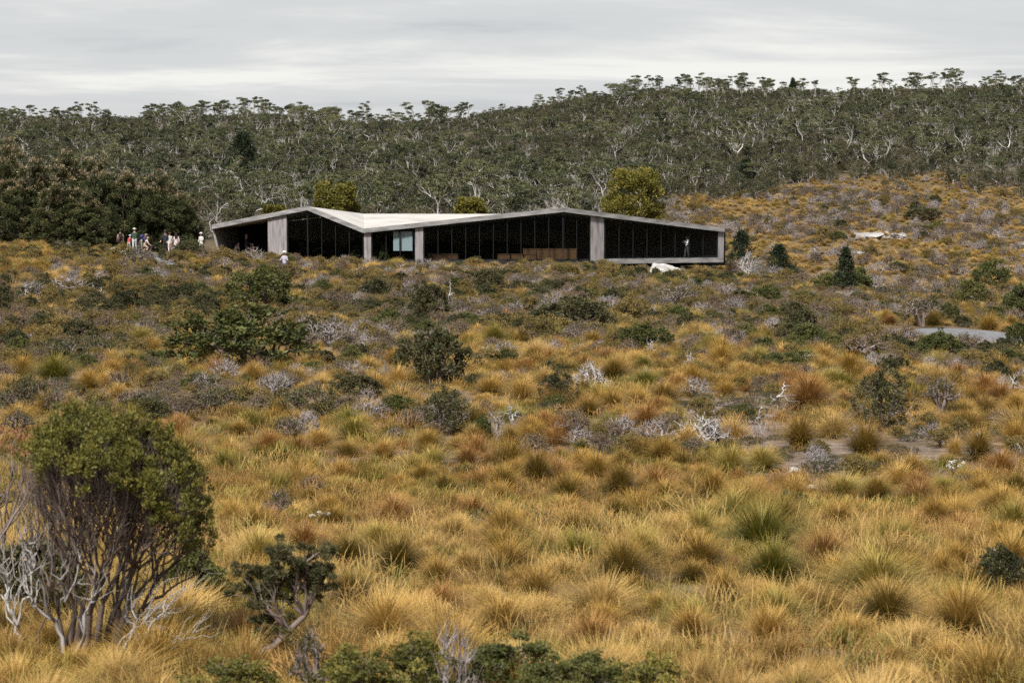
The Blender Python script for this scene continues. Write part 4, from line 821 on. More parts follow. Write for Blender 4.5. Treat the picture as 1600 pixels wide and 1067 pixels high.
# (kind, px, base row, width, height, label)
SHRUBS = [
 ('green', 372, 582, 205, 92, 'largest dark green dome shrub, amid heath below the path'),
 ('green', 408, 487, 105, 62, 'dark green bushy shrub uphill of the largest dome shrub, below the lavender-jacketed walker'),
 ('dark', 2, 492, 40, 42, 'dark shrub cut by the picture edge at the edge of the grass'),
 ('dark', 195, 492, 60, 36, 'small dark rounded shrub in the heath below the gravel path'),
 ('dark', 318, 492, 60, 30, 'small dark shrub uphill of the largest dome shrub'),
 ('grey', 510, 548, 100, 46, 'wide pale grey leafless shrub beside the largest dark green dome shrub'),
 ('grey', 52, 470, 60, 30, 'pale grey twiggy shrub among golden grass below the tea tree thicket'),
 ('grey', 110, 458, 70, 26, 'grey twiggy shrub below the boulder by the path'),
 ('grey', 428, 622, 66, 42, 'tangled grey twig shrub downhill of the largest dome shrub'),
 ('grey', 352, 596, 70, 36, 'grey twig shrub at the foot of the largest dome shrub'),
 ('mauve', 240, 655, 60, 50, 'dark mauve twig shrub behind the big yellow-green shrub'),
 ('dark', 228, 662, 90, 40, 'low dark green shrub just behind the big yellow-green shrub'),
 ('green', 310, 615, 55, 30, 'small green shrub below the largest dome shrub'),
 ('green', 382, 620, 40, 32, 'small bright green shrub beside the tangled grey twig shrub'),
 ('mat', 130, 565, 130, 34, 'dark flat heath mat between the pale green tussocks'),
 ('mat', 40, 640, 110, 44, 'dark green low mat behind the reddish-tipped shrub'),
 ('mat', 480, 652, 150, 40, 'broad low dark heath mat before the golden grass'),
 ('mat', 340, 645, 120, 34, 'low dark heath mat behind the golden tussock flat'),
 ('dark', 678, 606, 118, 84, 'tall dark grey-green shrub in the middle of the heath'),
 ('grey', 603, 607, 55, 38, 'grey twig shrub leaning against the tall dark grey-green shrub'),
 ('dark', 556, 628, 88, 40, 'low spreading dark shrub beside the tall grey-green shrub'),
 ('round', 692, 680, 92, 66, 'round mauve-brown shrub on the lip of the golden grass flat'),
 ('grey', 785, 604, 55, 26, 'small round pale grey dead shrub in golden grass'),
 ('round', 868, 633, 62, 48, 'brown-green round shrub beside the bleached fan of twigs'),
 ('dark', 862, 600, 60, 32, 'dark shrub top behind the brown-green round shrub'),
 ('silver', 922, 613, 78, 46, 'bleached white fan of dead twigs beside the brown-green shrub'),
 ('dark', 895, 521, 140, 50, 'wide dark green mound below the tall glass of the shelter'),
 ('green', 1007, 551, 88, 40, 'dark glossy green shrub below the wide dark mound'),
 ('dark', 670, 508, 66, 58, 'dark green shrub beside the bleached dead stump'),
 ('dark', 585, 470, 60, 30, 'dark shrub on the brow below the shelter valley roof'),
 ('dark', 760, 455, 60, 30, 'dark green shrub on the brow below the timber benches'),
 ('grey', 775, 690, 40, 46, 'upright grey twig shrub with green leaves at its side'),
 ('green', 752, 690, 36, 38, 'small green shrub beside the upright grey twig shrub'),
 ('green', 622, 655, 56, 36, 'small layered green shrub left of the round mauve-brown shrub'.replace('left of', 'next to')),
 ('grey', 672, 545, 60, 30, 'grey bush uphill of the tall dark grey-green shrub'),
 ('grey', 785, 560, 70, 26, 'pale grey brush in the middle of the slope'),
 ('grey', 865, 556, 46, 24, 'grey brush next to the pale grey brush of mid slope'),
 ('mauve', 640, 480, 60, 30, 'mauve twig shrub on the brow below the pale panels'),
 ('mauve', 1060, 480, 70, 34, 'mauve twig shrub below the white boulder'),
 ('olive', 985, 505, 70, 36, 'olive shrub above the dark glossy green shrub'),
 ('round', 1376, 673, 96, 88, 'tall round dark shrub above the paired tussocks'),
 ('mauve', 1470, 651, 78, 64, 'domed mauve twig shrub beside the tall round dark shrub'),
 ('green', 1240, 577, 80, 26, 'low green shrub in the grass above the big russet tussock'),
 ('dark', 1396, 592, 64, 32, 'low dark shrub uphill of the tall round dark shrub'),
 ('dark', 1555, 600, 60, 34, 'dark shrub with bleached twigs beneath, near the gravel path'),
 ('silver', 1572, 615, 56, 30, 'bleached twigs under the dark shrub near the gravel path'),
 ('brown', 1352, 562, 110, 40, 'grey-brown heath bush just below the gravel path'),
 ('green', 1466, 566, 82, 44, 'mixed green bush growing in front of the gravel path'),
 ('mauve', 1440, 510, 92, 44, 'broad mauve-brown twiggy shrub on the far edge of the gravel path'),
 ('green', 1482, 506, 34, 30, 'green sprig growing against the broad mauve-brown shrub'),
 ('green', 1196, 478, 52, 30, 'round dark green bush below the silver-stemmed little tree'),
 ('dark', 1248, 540, 66, 52, 'brown-green shrub with bare stems below the dark conical tree'),
 ('dark', 1236, 505, 60, 30, 'dark low shrub between the round green bush and the conical tree'),
 ('green', 1320, 462, 90, 34, 'green scrub at the foot of the dark conical tree'),
 ('green', 1515, 478, 52, 36, 'green shrub uphill of the gravel path near the picket fence'),
 ('green', 1548, 452, 56, 40, 'loose green shrub behind the one uphill of the gravel path'),
 ('olive', 1534, 478, 46, 26, 'olive rounded shrub on the bank above the path'),
 ('green', 1596, 500, 72, 48, 'green-topped shrub with bare grey stems at the path bend'),
 ('dark', 1404, 428, 34, 16, 'small dark shrub alone on the golden slope below the outcrop'),
 ('dark', 1440, 345, 60, 18, 'dark shrub patch on the golden slope above the outcrop'),
 ('green', 1595, 548, 50, 40, 'bright green shrub at the near edge of the path'),
 ('dark', 295, 402, 56, 24, 'flat-topped green shrub beside the walkers on the path'),
 ('mauve', 217, 420, 60, 34, 'grey-stemmed shrub with green top before the walkers'),
 ('olive', 190, 406, 50, 22, 'olive brush before the walker in the black sleeveless top'),
 ('brown', 232, 410, 34, 18, 'brown brush at the feet of the stooping walkers'),
 ('olive', 276, 412, 40, 20, 'olive brush below the walker in pale pink'),
 ('brown', 322, 410, 36, 22, 'brown brush between the walkers and the raking end wall'),
 ('dark', 254, 408, 16, 18, 'tiny dark shrub at the edge of the footpath'),
 ('grey', 398, 408, 40, 20, 'pale brush growing in front of the shelter entrance'),
 ('olive', 447, 442, 50, 26, 'olive bush hiding the legs of the lavender-jacketed walker'),
 ('olive', 350, 412, 50, 22, 'olive brush beside the raking end wall of the shelter'),
 ('green', 600, 412, 16, 24, 'narrow green bush in front of the pale panels of the shelter'),
 ('dark', 558, 410, 26, 18, 'dark bush at the foot of the valley pier'),
 ('olive', 740, 420, 40, 16, 'low olive bush in front of the timber benches'),
 ('olive', 1100, 440, 46, 22, 'olive bush under the jutting end of the shelter'),
 ('grey', 1130, 470, 60, 26, 'grey brush downhill of the jutting end of the shelter'),
 ('mauve', 436, 822, 58, 62, 'small dark twiggy shrub alone in the golden grass flat'),
 ('matgreen', 1225, 812, 96, 40, 'low dark green shrub behind the biggest pale tussock'),
 ('mat', 800, 830, 130, 34, 'dark green creeping shrub in the middle of the golden flat'),
 ('green', 1600, 880, 44, 48, 'bright green shrub at the edge of the grass flat'),
 ('dark', 1560, 930, 90, 70, 'dark shrub with white flower heads among the tussocks'),
 ('matgreen', 590, 990, 150, 44, 'dark creeping shrub behind the leafy shrubs at the picture foot'),
 ('green', 300, 955, 130, 90, 'dark green shrub growing behind the silver dead branches'),
 ('dark', 60, 960, 150, 110, 'dark green shrub under the big yellow-green shrub'),
]
for kd, px_, rw, wp_, hp_, lab in SHRUBS:
    nm = {'grey': 'twig_shrub', 'silver': 'dead_shrub', 'mat': 'creeping_shrub', 'matgreen': 'creeping_shrub'}.get(kd, 'heath_shrub')
    un = {'mat': (1.0, 0.26), 'matgreen': (1.0, 0.28), 'round': (1.0, 0.85), 'grey': (1.05, 0.6), 'silver': (1.05, 0.55)}.get(kd, (1.0, 0.62))
    put(nm, pickk(kd), px_, rw, wp_ * 1.06, hp_ * 1.05, lab, 'shrub', None, un)
# bleached branches lying or standing in the heath
WISPS = [(1235, 640, 76, 40, 'big bleached branch spreading behind the paired tussocks'), (1192, 678, 30, 44, 'thin bleached branch standing beside the paired tussocks'), (1522, 720, 60, 44, 'bleached branch poking through the double tussock'),
 (1590, 722, 34, 30, 'bleached branch at the edge of the bare soil'), (706, 486, 26, 44, 'bleached dead stump with short limbs on the brow'), (800, 668, 50, 42, 'curled bleached branch above the golden flat'), (660, 606, 40, 24, 'short bleached sticks at the foot of the tall grey-green shrub'),
 (1015, 560, 34, 34, 'thin bleached branch in the grass below the glossy green shrub'), (1078, 578, 40, 34, 'bleached twigs standing alone in the golden grass'), (700, 800, 30, 26, 'grey sticks in the golden flat near the small twiggy shrub'), (150, 470, 34, 30, 'pale stick standing in the heath below the path')]
for px_, rw, wp_, hp_, lab in WISPS: put('dead_branch', pickk('wisp'), px_, rw, wp_, hp_, lab, 'branch', None, (1.0, 0.75))
put('dead_shrub', pickk('silver'), 1096, 697, 96, 50, 'sprawling bleached dead shrub on the bare ground', 'shrub', None, (1.05, 0.55))
put('bare_tree', K['silvertree'][0], 1170, 441, 46, 46, 'silver-stemmed little leafless tree beside the jutting end of the shelter', 'tree', None, (1.0, 1.05))

# ---- tea tree thicket
def thicket_kind(h, w, n):
    C = np.concatenate([dome_tips(n, w, w, h, 0.05 * h, inner=0.12, jit=0.05), dome_tips(n // 2, w * 0.9, w * 0.9, h * 0.55, 0.02 * h, inner=0.3, jit=0.05)]); n = len(C); mb = MB(); tubes(mb, grow((0, 0, -0.3), C[::3], r_tip=0.02, seed=int(rng.integers(1e6))), 4); st = mb.mesh('stems', M['bark'])
    mb = MB(); leaves(mb, C, 0.42 * rng.uniform(0.6, 1.25, n), 120, 0.17, 0.5, 0.9, 0.35, squash=0.95); fo = mb.mesh('foliage', M['hedge'], False)
    T = C[C[:, 2] > h * 0.92]; mb = MB(); leaves(mb, T + np.array([0, 0, 0.26]), 0.30, 34, 0.20, 0.45, 1.4, 0.2, squash=1.1); return st, fo, mb.mesh('seed_heads', M['hedgetip'], False)
THK = [thicket_kind(5.6, 4.6, 190) for _ in range(3)]
for px_, top, wpx, D, lab in ((8, 240, 84, 172, 'tallest brownish tea tree of the thicket, at the picture edge'), (24, 284, 90, 160, 'rounded tea tree low in front of the tallest one'), (70, 268, 100, 163, 'dark tea tree beside the tallest one of the thicket'), (118, 258, 92, 166, 'brown-crested tea tree at the crown of the thicket'),
        (160, 262, 92, 164, 'dark tea tree in the middle of the thicket above the boulder'), (200, 272, 90, 163, 'brown-crested tea tree behind the walker in green'), (238, 284, 84, 162, 'tea tree behind the pair of stooping walkers'), (272, 296, 76, 163, 'tea tree behind the walker in black'), (292, 312, 52, 164, 'last dark tea tree of the thicket beside the shelter'), (95, 300, 90, 158, 'low dark tea tree in front of the brown-crested one'), (140, 310, 84, 158, 'low dark tea tree above the boulder')):
    xx = (px_ - CX) / FPX * D; zg = gz(xx, D); h = row_to_z(top, D) - zg; ww = wpx * D / FPX; kk = THK[int(rng.integers(3))]
    o = empty('tea_tree', (xx, D, zg - 0.1), rng.random() * 6.28, (ww / 4.6, ww / 4.6, h / 6.4)); obj('stems', kk[0], o); obj('foliage', kk[1], o); tag(obj('seed_heads', kk[2], o), kind='stuff'); tag(o, lab, 'tree')

# ---- golden-green trees behind the shelter
def golden_kind(h, w, n, npl=170, leaf=0.24):
    pads = []
    for _ in range(n):
        a = rng.random() * 6.283; f = rng.random() ** 0.7; z = 0.12 + 0.82 * f; prof = math.sin((0.14 + 0.74 * z) * math.pi) ** 0.6
        r_ = w * 0.43 * max(0.2, prof) * rng.uniform(0.35, 1.0) ** 0.5; pads.append((r_ * math.cos(a), r_ * math.sin(a), z * h))
    P = np.array(pads); tr_ = h * 0.02; mb = MB(); tubes(mb, grow((0, 0, -0.2), P, r_tip=0.022, r_pow=0.42, seed=int(rng.integers(1e6)), tone=(0.2, 0.9)), 4); st = mb.mesh('trunk', M['gumbark'])
    mb = MB(); leaves(mb, P, w * 0.10 * rng.uniform(0.75, 1.35, n), npl, leaf, 0.5, 0.5, 0.4, squash=1.0, tone=np.clip(0.25 + 0.6 * rng.random(n), 0, 1)); return st, mb.mesh('crown', M['golden'], False)
for px_, top, wpx, D, lab in ((990, 263, 106, 178, 'tallest golden-green tree behind the ridge of the shelter roof'), (524, 284, 86, 178, 'broad golden-green tree behind the valley of the shelter roof'), (737, 309, 58, 180, 'small golden-green tree just clearing the shelter roof'), (432, 322, 50, 182, 'low yellow-green tree behind the entrance canopy')):
    xx = (px_ - CX) / FPX * D; zg = gz(xx, D); h = row_to_z(top, D) - zg; ww = wpx * D / FPX; kk = golden_kind(h, ww, 120)
    o = empty('golden_tree', (xx, D, zg)); obj('trunk', kk[0], o); obj('crown', kk[1], o); tag(o, lab, 'tree')
# ---- conifers and dark bushes on the slope
CK = {'cone': conifer_kind(1, 0.8, 110, 'conifer', 0.075, 26), 'bush': conifer_kind(0.95, 1.15, 120, 'conifer', 0.075, 26), 'sap': conifer_kind(1, 0.42, 60, 'green', 0.08, 24)}
for kk, px_, rw, wp_, hp_, D, lab in (('bush', 1158, 412, 56, 54, 172, 'dark conifer close behind the jutting end of the shelter'), ('bush', 1217, 416, 58, 46, 165, 'dark blue-green conifer bush downhill of the shelter end'), ('cone', 1321, 462, 42, 66, 128, 'dark conical tree standing alone beside the picket fence'), ('sap', 1347, 444, 22, 36, 136, 'slim bright green sapling beside the dark conical tree'),
        ('bush', 382, 250, 80, 70, 330, 'dark evergreen deep in the hillside woodland'), ('bush', 1165, 276, 50, 40, 312, 'dark evergreen where the golden slope meets the woodland'), ('cone', 1236, 142, 18, 30, 515, 'small pointed evergreen on the ridge')):
    xx = (px_ - CX) / FPX * D; zg = gz(xx, D); s = D / FPX
    plant('conifer_tree', CK[kk], (xx, D, zg - 0.05), rng.random() * 6.28, (wp_ * s / (0.8 if kk == 'cone' else 1.1 if kk == 'bush' else 0.42),) * 2 + (hp_ * s * 1.05,), lab, 'tree', None, ('trunk', 'crown'))

# ================================================================== THE NEAR SHRUBS
S0 = 14.6 / FPX
def near_pt(px, row, D): return np.array(at(px, row, D))
# big yellow-green shrub: many leaning stems, twiggy underside, leaf only on the outer dome
g0 = ground(130, 1035); E = empty('large_shrub', tuple(g0)); D0 = g0.y; o0 = np.array(g0); s0 = D0 / FPX
nT = 2100; a = rng.random(nT) * 6.283; c = rng.random(nT) ** 0.62
lump = 1 + 0.09 * np.sin(3 * a + 1) + 0.06 * np.sin(5 * a + 4 * c) + 0.05 * np.sin(9 * a + 2) + 0.04 * np.sin(14 * a + 9 * c)
ctr = near_pt(170, 836, D0 + 0.15) - o0; inn = 1 - 0.16 * rng.random(nT) ** 2
tips = np.stack([ctr[0] + 150 * s0 * lump * inn * np.sin(c * 1.57) * np.cos(a), ctr[1] + 150 * s0 * lump * inn * np.sin(c * 1.57) * np.sin(a), ctr[2] + 176 * s0 * lump * inn * np.cos(c * 1.57) ** 0.62], 1)
tips[:, 2] += -0.20 * (tips[:, 0] - ctr[0]); tips += rng.normal(0, 0.022, tips.shape)
tips = tips[~((tips[:, 0] < ctr[0] - 0.35) & (c > 0.9))]
fk = [(92, 965, 0, 88, 1032), (118, 955, .1, 100, 1030), (140, 960, -.05, 128, 1034), (160, 945, .12, 150, 1026), (178, 955, .2, 160, 1024), (200, 945, .1, 182, 1018), (222, 950, .25, 190, 1012), (74, 960, .25, 60, 1034), (130, 950, .35, 112, 1028), (185, 950, .4, 172, 1016)]
roots = [near_pt(q[3], q[4], D0 + q[2]) - o0 for q in fk]; forks = [near_pt(q[0], q[1], D0 + q[2]) - o0 for q in fk]
fx = np.array(forks); fm = fx.mean(0); own = np.argmin(((tips[:, None, :2] - (fm + (fx - fm) * 2.1)[None, :, :2]) ** 2).sum(-1), 1); mb = MB()
for k in range(len(fk)):
    T = tips[own == k]
    if len(T) < 3: continue
    Ls = grow(forks[k], T, r_tip=0.0017, r_pow=0.34, wob=0.11, frac=0.28, kmax=4, seed=40 + k, tone=(0.0, 1.0), pts_n=4); r0 = 0.0017 * len(T) ** 0.34 * 1.9
    mid = (roots[k] + forks[k]) / 2 + rng.normal(0, 0.025, 3); Ls.append((np.array([roots[k] - [0, 0, 0.08], mid, forks[k]]), [r0 * 2.0, r0 * 1.5, r0 * 1.2], 0.5)); tubes(mb, Ls, 4)
obj('stems', mb.mesh('stems', M['bark']), E)
tpx, trow = project(tips[:, 0] + o0[0], tips[:, 1] + o0[1], tips[:, 2] + o0[2]); lim_ = np.interp(tpx, [-60, 20, 60, 120, 190, 225, 260, 340], [700, 715, 735, 745, 756, 800, 850, 875]) + 16 * np.sin(tpx * 0.11) + rng.normal(0, 14, len(tips))
tips = tips[(np.sin(tips[:, 0] * 15 + 1) * np.sin(tips[:, 1] * 13) * np.sin(tips[:, 2] * 17 + 2) > -0.42) & (trow < lim_) | ((tips[:, 1] > ctr[1] + 0.25) & (rng.random(len(tips)) < 0.4))]   # the near flank is bare twigs
mb = MB(); leaves(mb, tips + np.array([0, 0, 0.01]), 0.040 * rng.uniform(0.6, 1.4, len(tips)), 40, 0.027, 0.45, 1.1, 0.2, squash=1.25, tone=np.clip(-0.02 + 0.62 * rng.random(len(tips)) + 0.35 * (np.sin(tips[:, 0] * 19) * np.sin(tips[:, 1] * 17 + tips[:, 2] * 23)), 0, 1))
obj('foliage', mb.mesh('foliage', M['hero'], False), E); tag(E, 'big yellow-green domed shrub with bare twiggy stems beneath', 'shrub')
# reddish-tipped shrub at the picture edge
gR = ground(-30, 1005); E = empty('heath_shrub', tuple(gR)); oR = np.array(gR); C = np.array([near_pt(px_, rw, gR.y + dy) - oR for px_, rw, dy in zip(rng.uniform(-130, 58, 130), rng.uniform(668, 790, 130), rng.uniform(-0.3, 0.4, 130))])
mb = MB(); tubes(mb, grow((0, 0, -0.05), C, r_tip=0.0028, r_pow=0.42, wob=0.1, frac=0.36, seed=5, tone=(0.2, 1)), 4); obj('stems', mb.mesh('stems', M['mauve']), E)
top = C[:, 2] > np.percentile(C[:, 2], 55); mb = MB(); leaves(mb, C[top], 0.05, 26, 0.026, 0.45, 0.8, 0.3); obj('reddish_shoots', mb.mesh('reddish_shoots', M['hero_pink'], False), E)
mb = MB(); leaves(mb, C[~top], 0.045, 16, 0.026, 0.45, 0.8, 0.3); obj('foliage', mb.mesh('foliage', M['hero'], False), E); tag(E, 'twiggy shrub with reddish-orange shoots, cut by the picture edge', 'shrub')
# silver dead branches in front of it
def dead_branch(base, region, n, label, seed, rt=0.0026, D=None, wob=0.13, mat='silver'):
    g = ground(*base); E0 = np.array(g); x0, x1, y0, y1 = region; gg = np.random.default_rng(seed)
    T = np.array([near_pt(gg.uniform(x0, x1), gg.uniform(y0, y1), g.y + gg.uniform(-0.35, 0.3)) - E0 for _ in range(n)])
    mb = MB(); tubes(mb, grow((0, 0, -0.04), T, r_tip=rt, r_pow=0.40, wob=wob, frac=0.34, seed=seed, tone=(0.1, 1), pts_n=6), 5)
    return tag(obj('dead_branch', mb.mesh('dead_branch', M[mat]), None, tuple(g)), label, 'branch')
dead_branch((95, 1040), (20, 190, 800, 930), 46, 'tall silver dead branches rising before the big shrub', 11)
dead_branch((40, 1020), (-40, 60, 770, 930), 30, 'silver dead branch curling up at the picture edge', 23)
dead_branch((170, 1042), (190, 345, 880, 1000), 46, 'silver dead branch sprawling towards the dark twisted pine', 31, 0.0022)
dead_branch((215, 1000), (185, 265, 840, 930), 40, 'grey twiggy stems under the dome of the big shrub', 37, 0.0018, mat='twig')
dead_branch((270, 960), (270, 350, 890, 950), 14, 'thin grey fallen branch beside the dark green undershrub', 41, 0.0022, mat='twig')
# dark twisted pine
gP = ground(372, 1045); E = empty('twisted_pine', tuple(gP)); oP = np.array(gP); D_ = gP.y
pts = [near_pt(px_, rw, D_ + dy) - oP for px_, rw, dy in ((370, 1050, 0), (400, 1024, 0), (432, 1006, 0.05), (452, 984, 0.08), (476, 962, 0.1), (488, 930, 0.1))]
Ls = [(np.array(pts), [0.034, 0.03, 0.028, 0.026, 0.022, 0.014], 0.5)]
lim = [(pts[3], (400, 905)), (pts[3], (415, 960)), (pts[4], (505, 905)), (pts[5], (450, 872)), (pts[4], (440, 900)), (pts[2], (440, 1005)), (pts[4], (490, 880)), (pts[5], (478, 900))]; Cp = []
for k, (p, q) in enumerate(lim):
    T = np.array([near_pt(q[0] + rng.normal(0, 20), q[1] + rng.normal(0, 17), D_ + rng.normal(0.1, 0.1)) - oP for _ in range(17)]); Cp.append(T)
    Ls += grow(p, T, r_tip=0.003, r_pow=0.42, wob=0.12, seed=60 + k, tone=(0.1, 0.7))
mb = MB(); tubes(mb, Ls, 6); obj('trunk', mb.mesh('trunk', M['bark']), E); mb = MB(); leaves(mb, np.concatenate(Cp), 0.046, 170, 0.026, 0.34, 0.6, 0.25); obj('crown', mb.mesh('crown', M['dark'], False), E); tag(E, 'small dark pine with a twisted leaning trunk in the grass', 'tree')
# leafy shrubs along the picture foot
KF = [shrub_kind('bark', 'hero', 130, 70, 0.036, 1.0, 0.75, 0.070, 0.1, 0.5), shrub_kind('bark', 'green', 130, 70, 0.036, 1.0, 0.75, 0.075, 0.1, 0.5)]
for k, px_, D, wp_, top, lab in ((0, 560, 11.9, 150, 1022, 'yellow-green leafy shrub at the picture foot'), (0, 642, 12.3, 110, 1000, 'taller yellow-green shrub touching the pale twigs at the picture foot'), (1, 790, 12.4, 130, 1000, 'dark leafy shrub beside the pale twigs at the picture foot'), (1, 850, 12.0, 90, 1030, 'small leafy shrub between the two dark ones at the picture foot'), (1, 925, 12.2, 120, 1022, 'dark leafy shrub in the middle of the picture foot'), (0, 1010, 12.1, 110, 1030, 'last yellow-green shrub of the row at the picture foot'), (0, 350, 12.2, 120, 1030, 'low green shrub under the twisted pine')):
    xx = (px_ - CX) / FPX * D; zg = gz(xx, D); h = row_to_z(top, D) - zg; ww = wp_ * D / FPX * 1.6; plant('leafy_shrub', KF[k], (xx, D, zg - 0.02), rng.random() * 6, (ww, ww, h / 0.78), lab, 'shrub')
for px_, D, wp_, top, kd, lab in ((712, 12.2, 95, 968, 'grey', 'pale grey twig shrub between the leafy shrubs at the picture foot'), (480, 12.2, 90, 972, 'mauve', 'soft mauve-grey twig shrub beside the twisted pine')):
    xx = (px_ - CX) / FPX * D; zg = gz(xx, D); h = row_to_z(top, D) - zg; ww = wp_ * D / FPX; plant('twig_shrub', pickk(kd), (xx, D, zg - 0.02), 1.0, (ww, ww, h / 0.62), lab, 'shrub')
# white flower heads
def flower(px_, rw, wp_, hp_, lab):
    g, s = lying(px_, rw); E = empty('flowering_herb', tuple(g)); n = 9; T = np.stack([rng.uniform(-.5, .5, n) * wp_ * s, rng.uniform(-.5, .5, n) * wp_ * s, hp_ * s * rng.uniform(0.6, 1, n)], 1)
    mb = MB(); tubes(mb, grow((0, 0, -0.03), T, r_tip=0.003, seed=int(rng.integers(1e6))), 4); obj('stems', mb.mesh('stems', M['bark']), E); mb = MB(); leaves(mb, T, 0.022, 30, 0.022, 0.8, 0.5, 0.2, squash=0.6); obj('flower_heads', mb.mesh('flower_heads', M['flower'], False), E); tag(E, lab, 'flower')
flower(502, 822, 30, 24, 'white flower heads on thin stems in the golden flat'); flower(1490, 752, 34, 34, 'white flower heads above the row of tussocks'); flower(1562, 905, 40, 50, 'white flower heads on the dark shrub of the grass flat'); flower(270, 545, 16, 14, 'tiny white flowers beside the largest dome shrub')

# ================================================================== ROCKS, FENCE
import bmesh
def rock_mesh(seed):
    g = np.random.default_rng(seed); bm = bmesh.new(); bmesh.ops.create_icosphere(bm, subdivisions=4, radius=0.5); pl = [(Vector((g.normal(), g.normal(), g.normal() * 0.8)).normalized(), g.uniform(0.20, 0.40)) for _ in range(16)]
    from mathutils import noise
    for v in bm.verts:
        q = v.co.copy()
        for n, d in pl:
            k = v.co.dot(n) - d
            if k > 0: v.co -= n * k * 0.96
        v.co += q.normalized() * (noise.fractal(q * 5 + Vector((seed, 0, 0)), 0.8, 2.0, 4) * 0.045 - 0.05 * max(0, noise.noise(q * 9 + Vector((0, seed, 0)))))
    me = bpy.data.meshes.new('rock'); bm.to_mesh(me); bm.free(); return me
RK = [rock_mesh(s) for s in (3, 8, 15, 21)]; RKg = []
for m_ in RK: c_ = m_.copy(); c_.materials.append(M['greyrock']); RKg.append(c_); m_.materials.append(M['rock'])
def rock(px_, rw, wp_, hp_, lab, grey=False, D=None, k=None, tilt=0.0):
    if D is None: g, s = lying(px_, rw)
    else: xx = (px_ - CX) / FPX * D; g = Vector((xx, D, gz(xx, D))); s = D / FPX
    k = int(rng.integers(4)) if k is None else k; o = obj('rock', (RKg if grey else RK)[k], None, (g.x, g.y, g.z + 0.18 * hp_ * s), 0, (wp_ * s * 1.25, wp_ * s * 1.0, hp_ * s * 1.75)); o.rotation_euler = (rng.normal(0, 0.1), tilt, rng.normal(0, 0.25)); return tag(o, lab, 'rock')
rock(1048, 434, 58, 22, 'big white boulder under the jutting end of the shelter', k=0, tilt=0.22); rock(1085, 438, 34, 10, 'grey rock beside the big white boulder', True); rock(1104, 440, 26, 11, 'grey rock nearest the silver-stemmed tree', True); rock(1070, 444, 24, 9, 'low grey rock below the big white boulder', True); rock(1096, 450, 30, 8, 'flat grey rock below the other grey rocks', True)
rock(182, 398, 44, 11, 'pale boulder beside the walkers at the thicket'); rock(158, 392, 24, 8, 'small pale rock at the end of the pale boulder'); rock(712, 420, 36, 7, 'flat pale rock in front of the shelter glass'); rock(622, 419, 42, 6, 'flat pale rock in front of the pale panels'); rock(1000, 424, 20, 6, 'small pale rock near the wide pier'); rock(828, 421, 14, 5, 'small pale stone in front of the timber benches')
rock(1356, 373, 46, 13, 'largest pale outcrop on the golden slope', True, k=1); rock(1342, 376, 22, 9, 'small pale rock at the lower end of the outcrop', True); rock(1374, 371, 20, 10, 'pale block at the upper end of the outcrop', True); rock(1403, 373, 34, 10, 'pale slab beside the largest outcrop', True); rock(1385, 366, 12, 6, 'small broken block above the outcrop', True); rock(1366, 379, 14, 5, 'small broken block below the outcrop', True); rock(1412, 369, 12, 6, 'small block at the far end of the pale slab', True); rock(1342, 397, 22, 6, 'small pale rock low on the golden slope', True); rock(1266, 392, 26, 5, 'flat pale rock on the slope above the conifer bush', True); rock(1594, 384, 16, 8, 'pale rock on the golden slope at the picture edge', True)
rock(1240, 738, 26, 8, 'white stone on the bare soil below the tussock pair'); rock(1268, 764, 14, 8, 'smaller white stone near the low green shrub')
F0, F1 = ground(1364, 470), ground(1428, 466); F1 = Vector((F1.x, F0.y + 2.5, 0)); E = empty('picket_fence', tuple(F0)); tag(E, 'short dark picket fence at the foot of the golden slope', 'fence'); nP = 26
for k in range(nP):
    f = k / (nP - 1); xx = F0.x + (F1.x - F0.x) * f; yy = F0.y + (F1.y - F0.y) * f; zz = gz(xx, yy); h = 0.95 + 0.05 * rng.random(); m_ = MB(); X0, Y0 = xx - F0.x, yy - F0.y; z0_ = zz - F0.z - 0.1
    m_.add(box_v(X0 - 0.03, X0 + 0.03, Y0 - 0.012, Y0 + 0.012, z0_, z0_ + h) + [(X0, Y0, z0_ + h + 0.05)], BOXQ[:1] + BOXQ[2:], [(4, 5, 8), (5, 6, 8), (6, 7, 8), (7, 4, 8)]); obj('picket', m_.mesh('picket', M['picket'], False), E)
for hz_ in (0.25, 0.7):
    m_ = MB(); za, zb_ = gz(F0.x, F0.y) - F0.z + hz_, gz(F1.x, F1.y) - F0.z + hz_; xb, yb = F1.x - F0.x, F1.y - F0.y
    m_.add([(0, 0.02, za - 0.03), (xb, yb + 0.02, zb_ - 0.03), (xb, yb + 0.06, zb_ - 0.03), (0, 0.06, za - 0.03), (0, 0.02, za + 0.03), (xb, yb + 0.02, zb_ + 0.03), (xb, yb + 0.06, zb_ + 0.03), (0, 0.06, za + 0.03)], BOXQ); obj('rail', m_.mesh('rail', M['picket'], False), E)

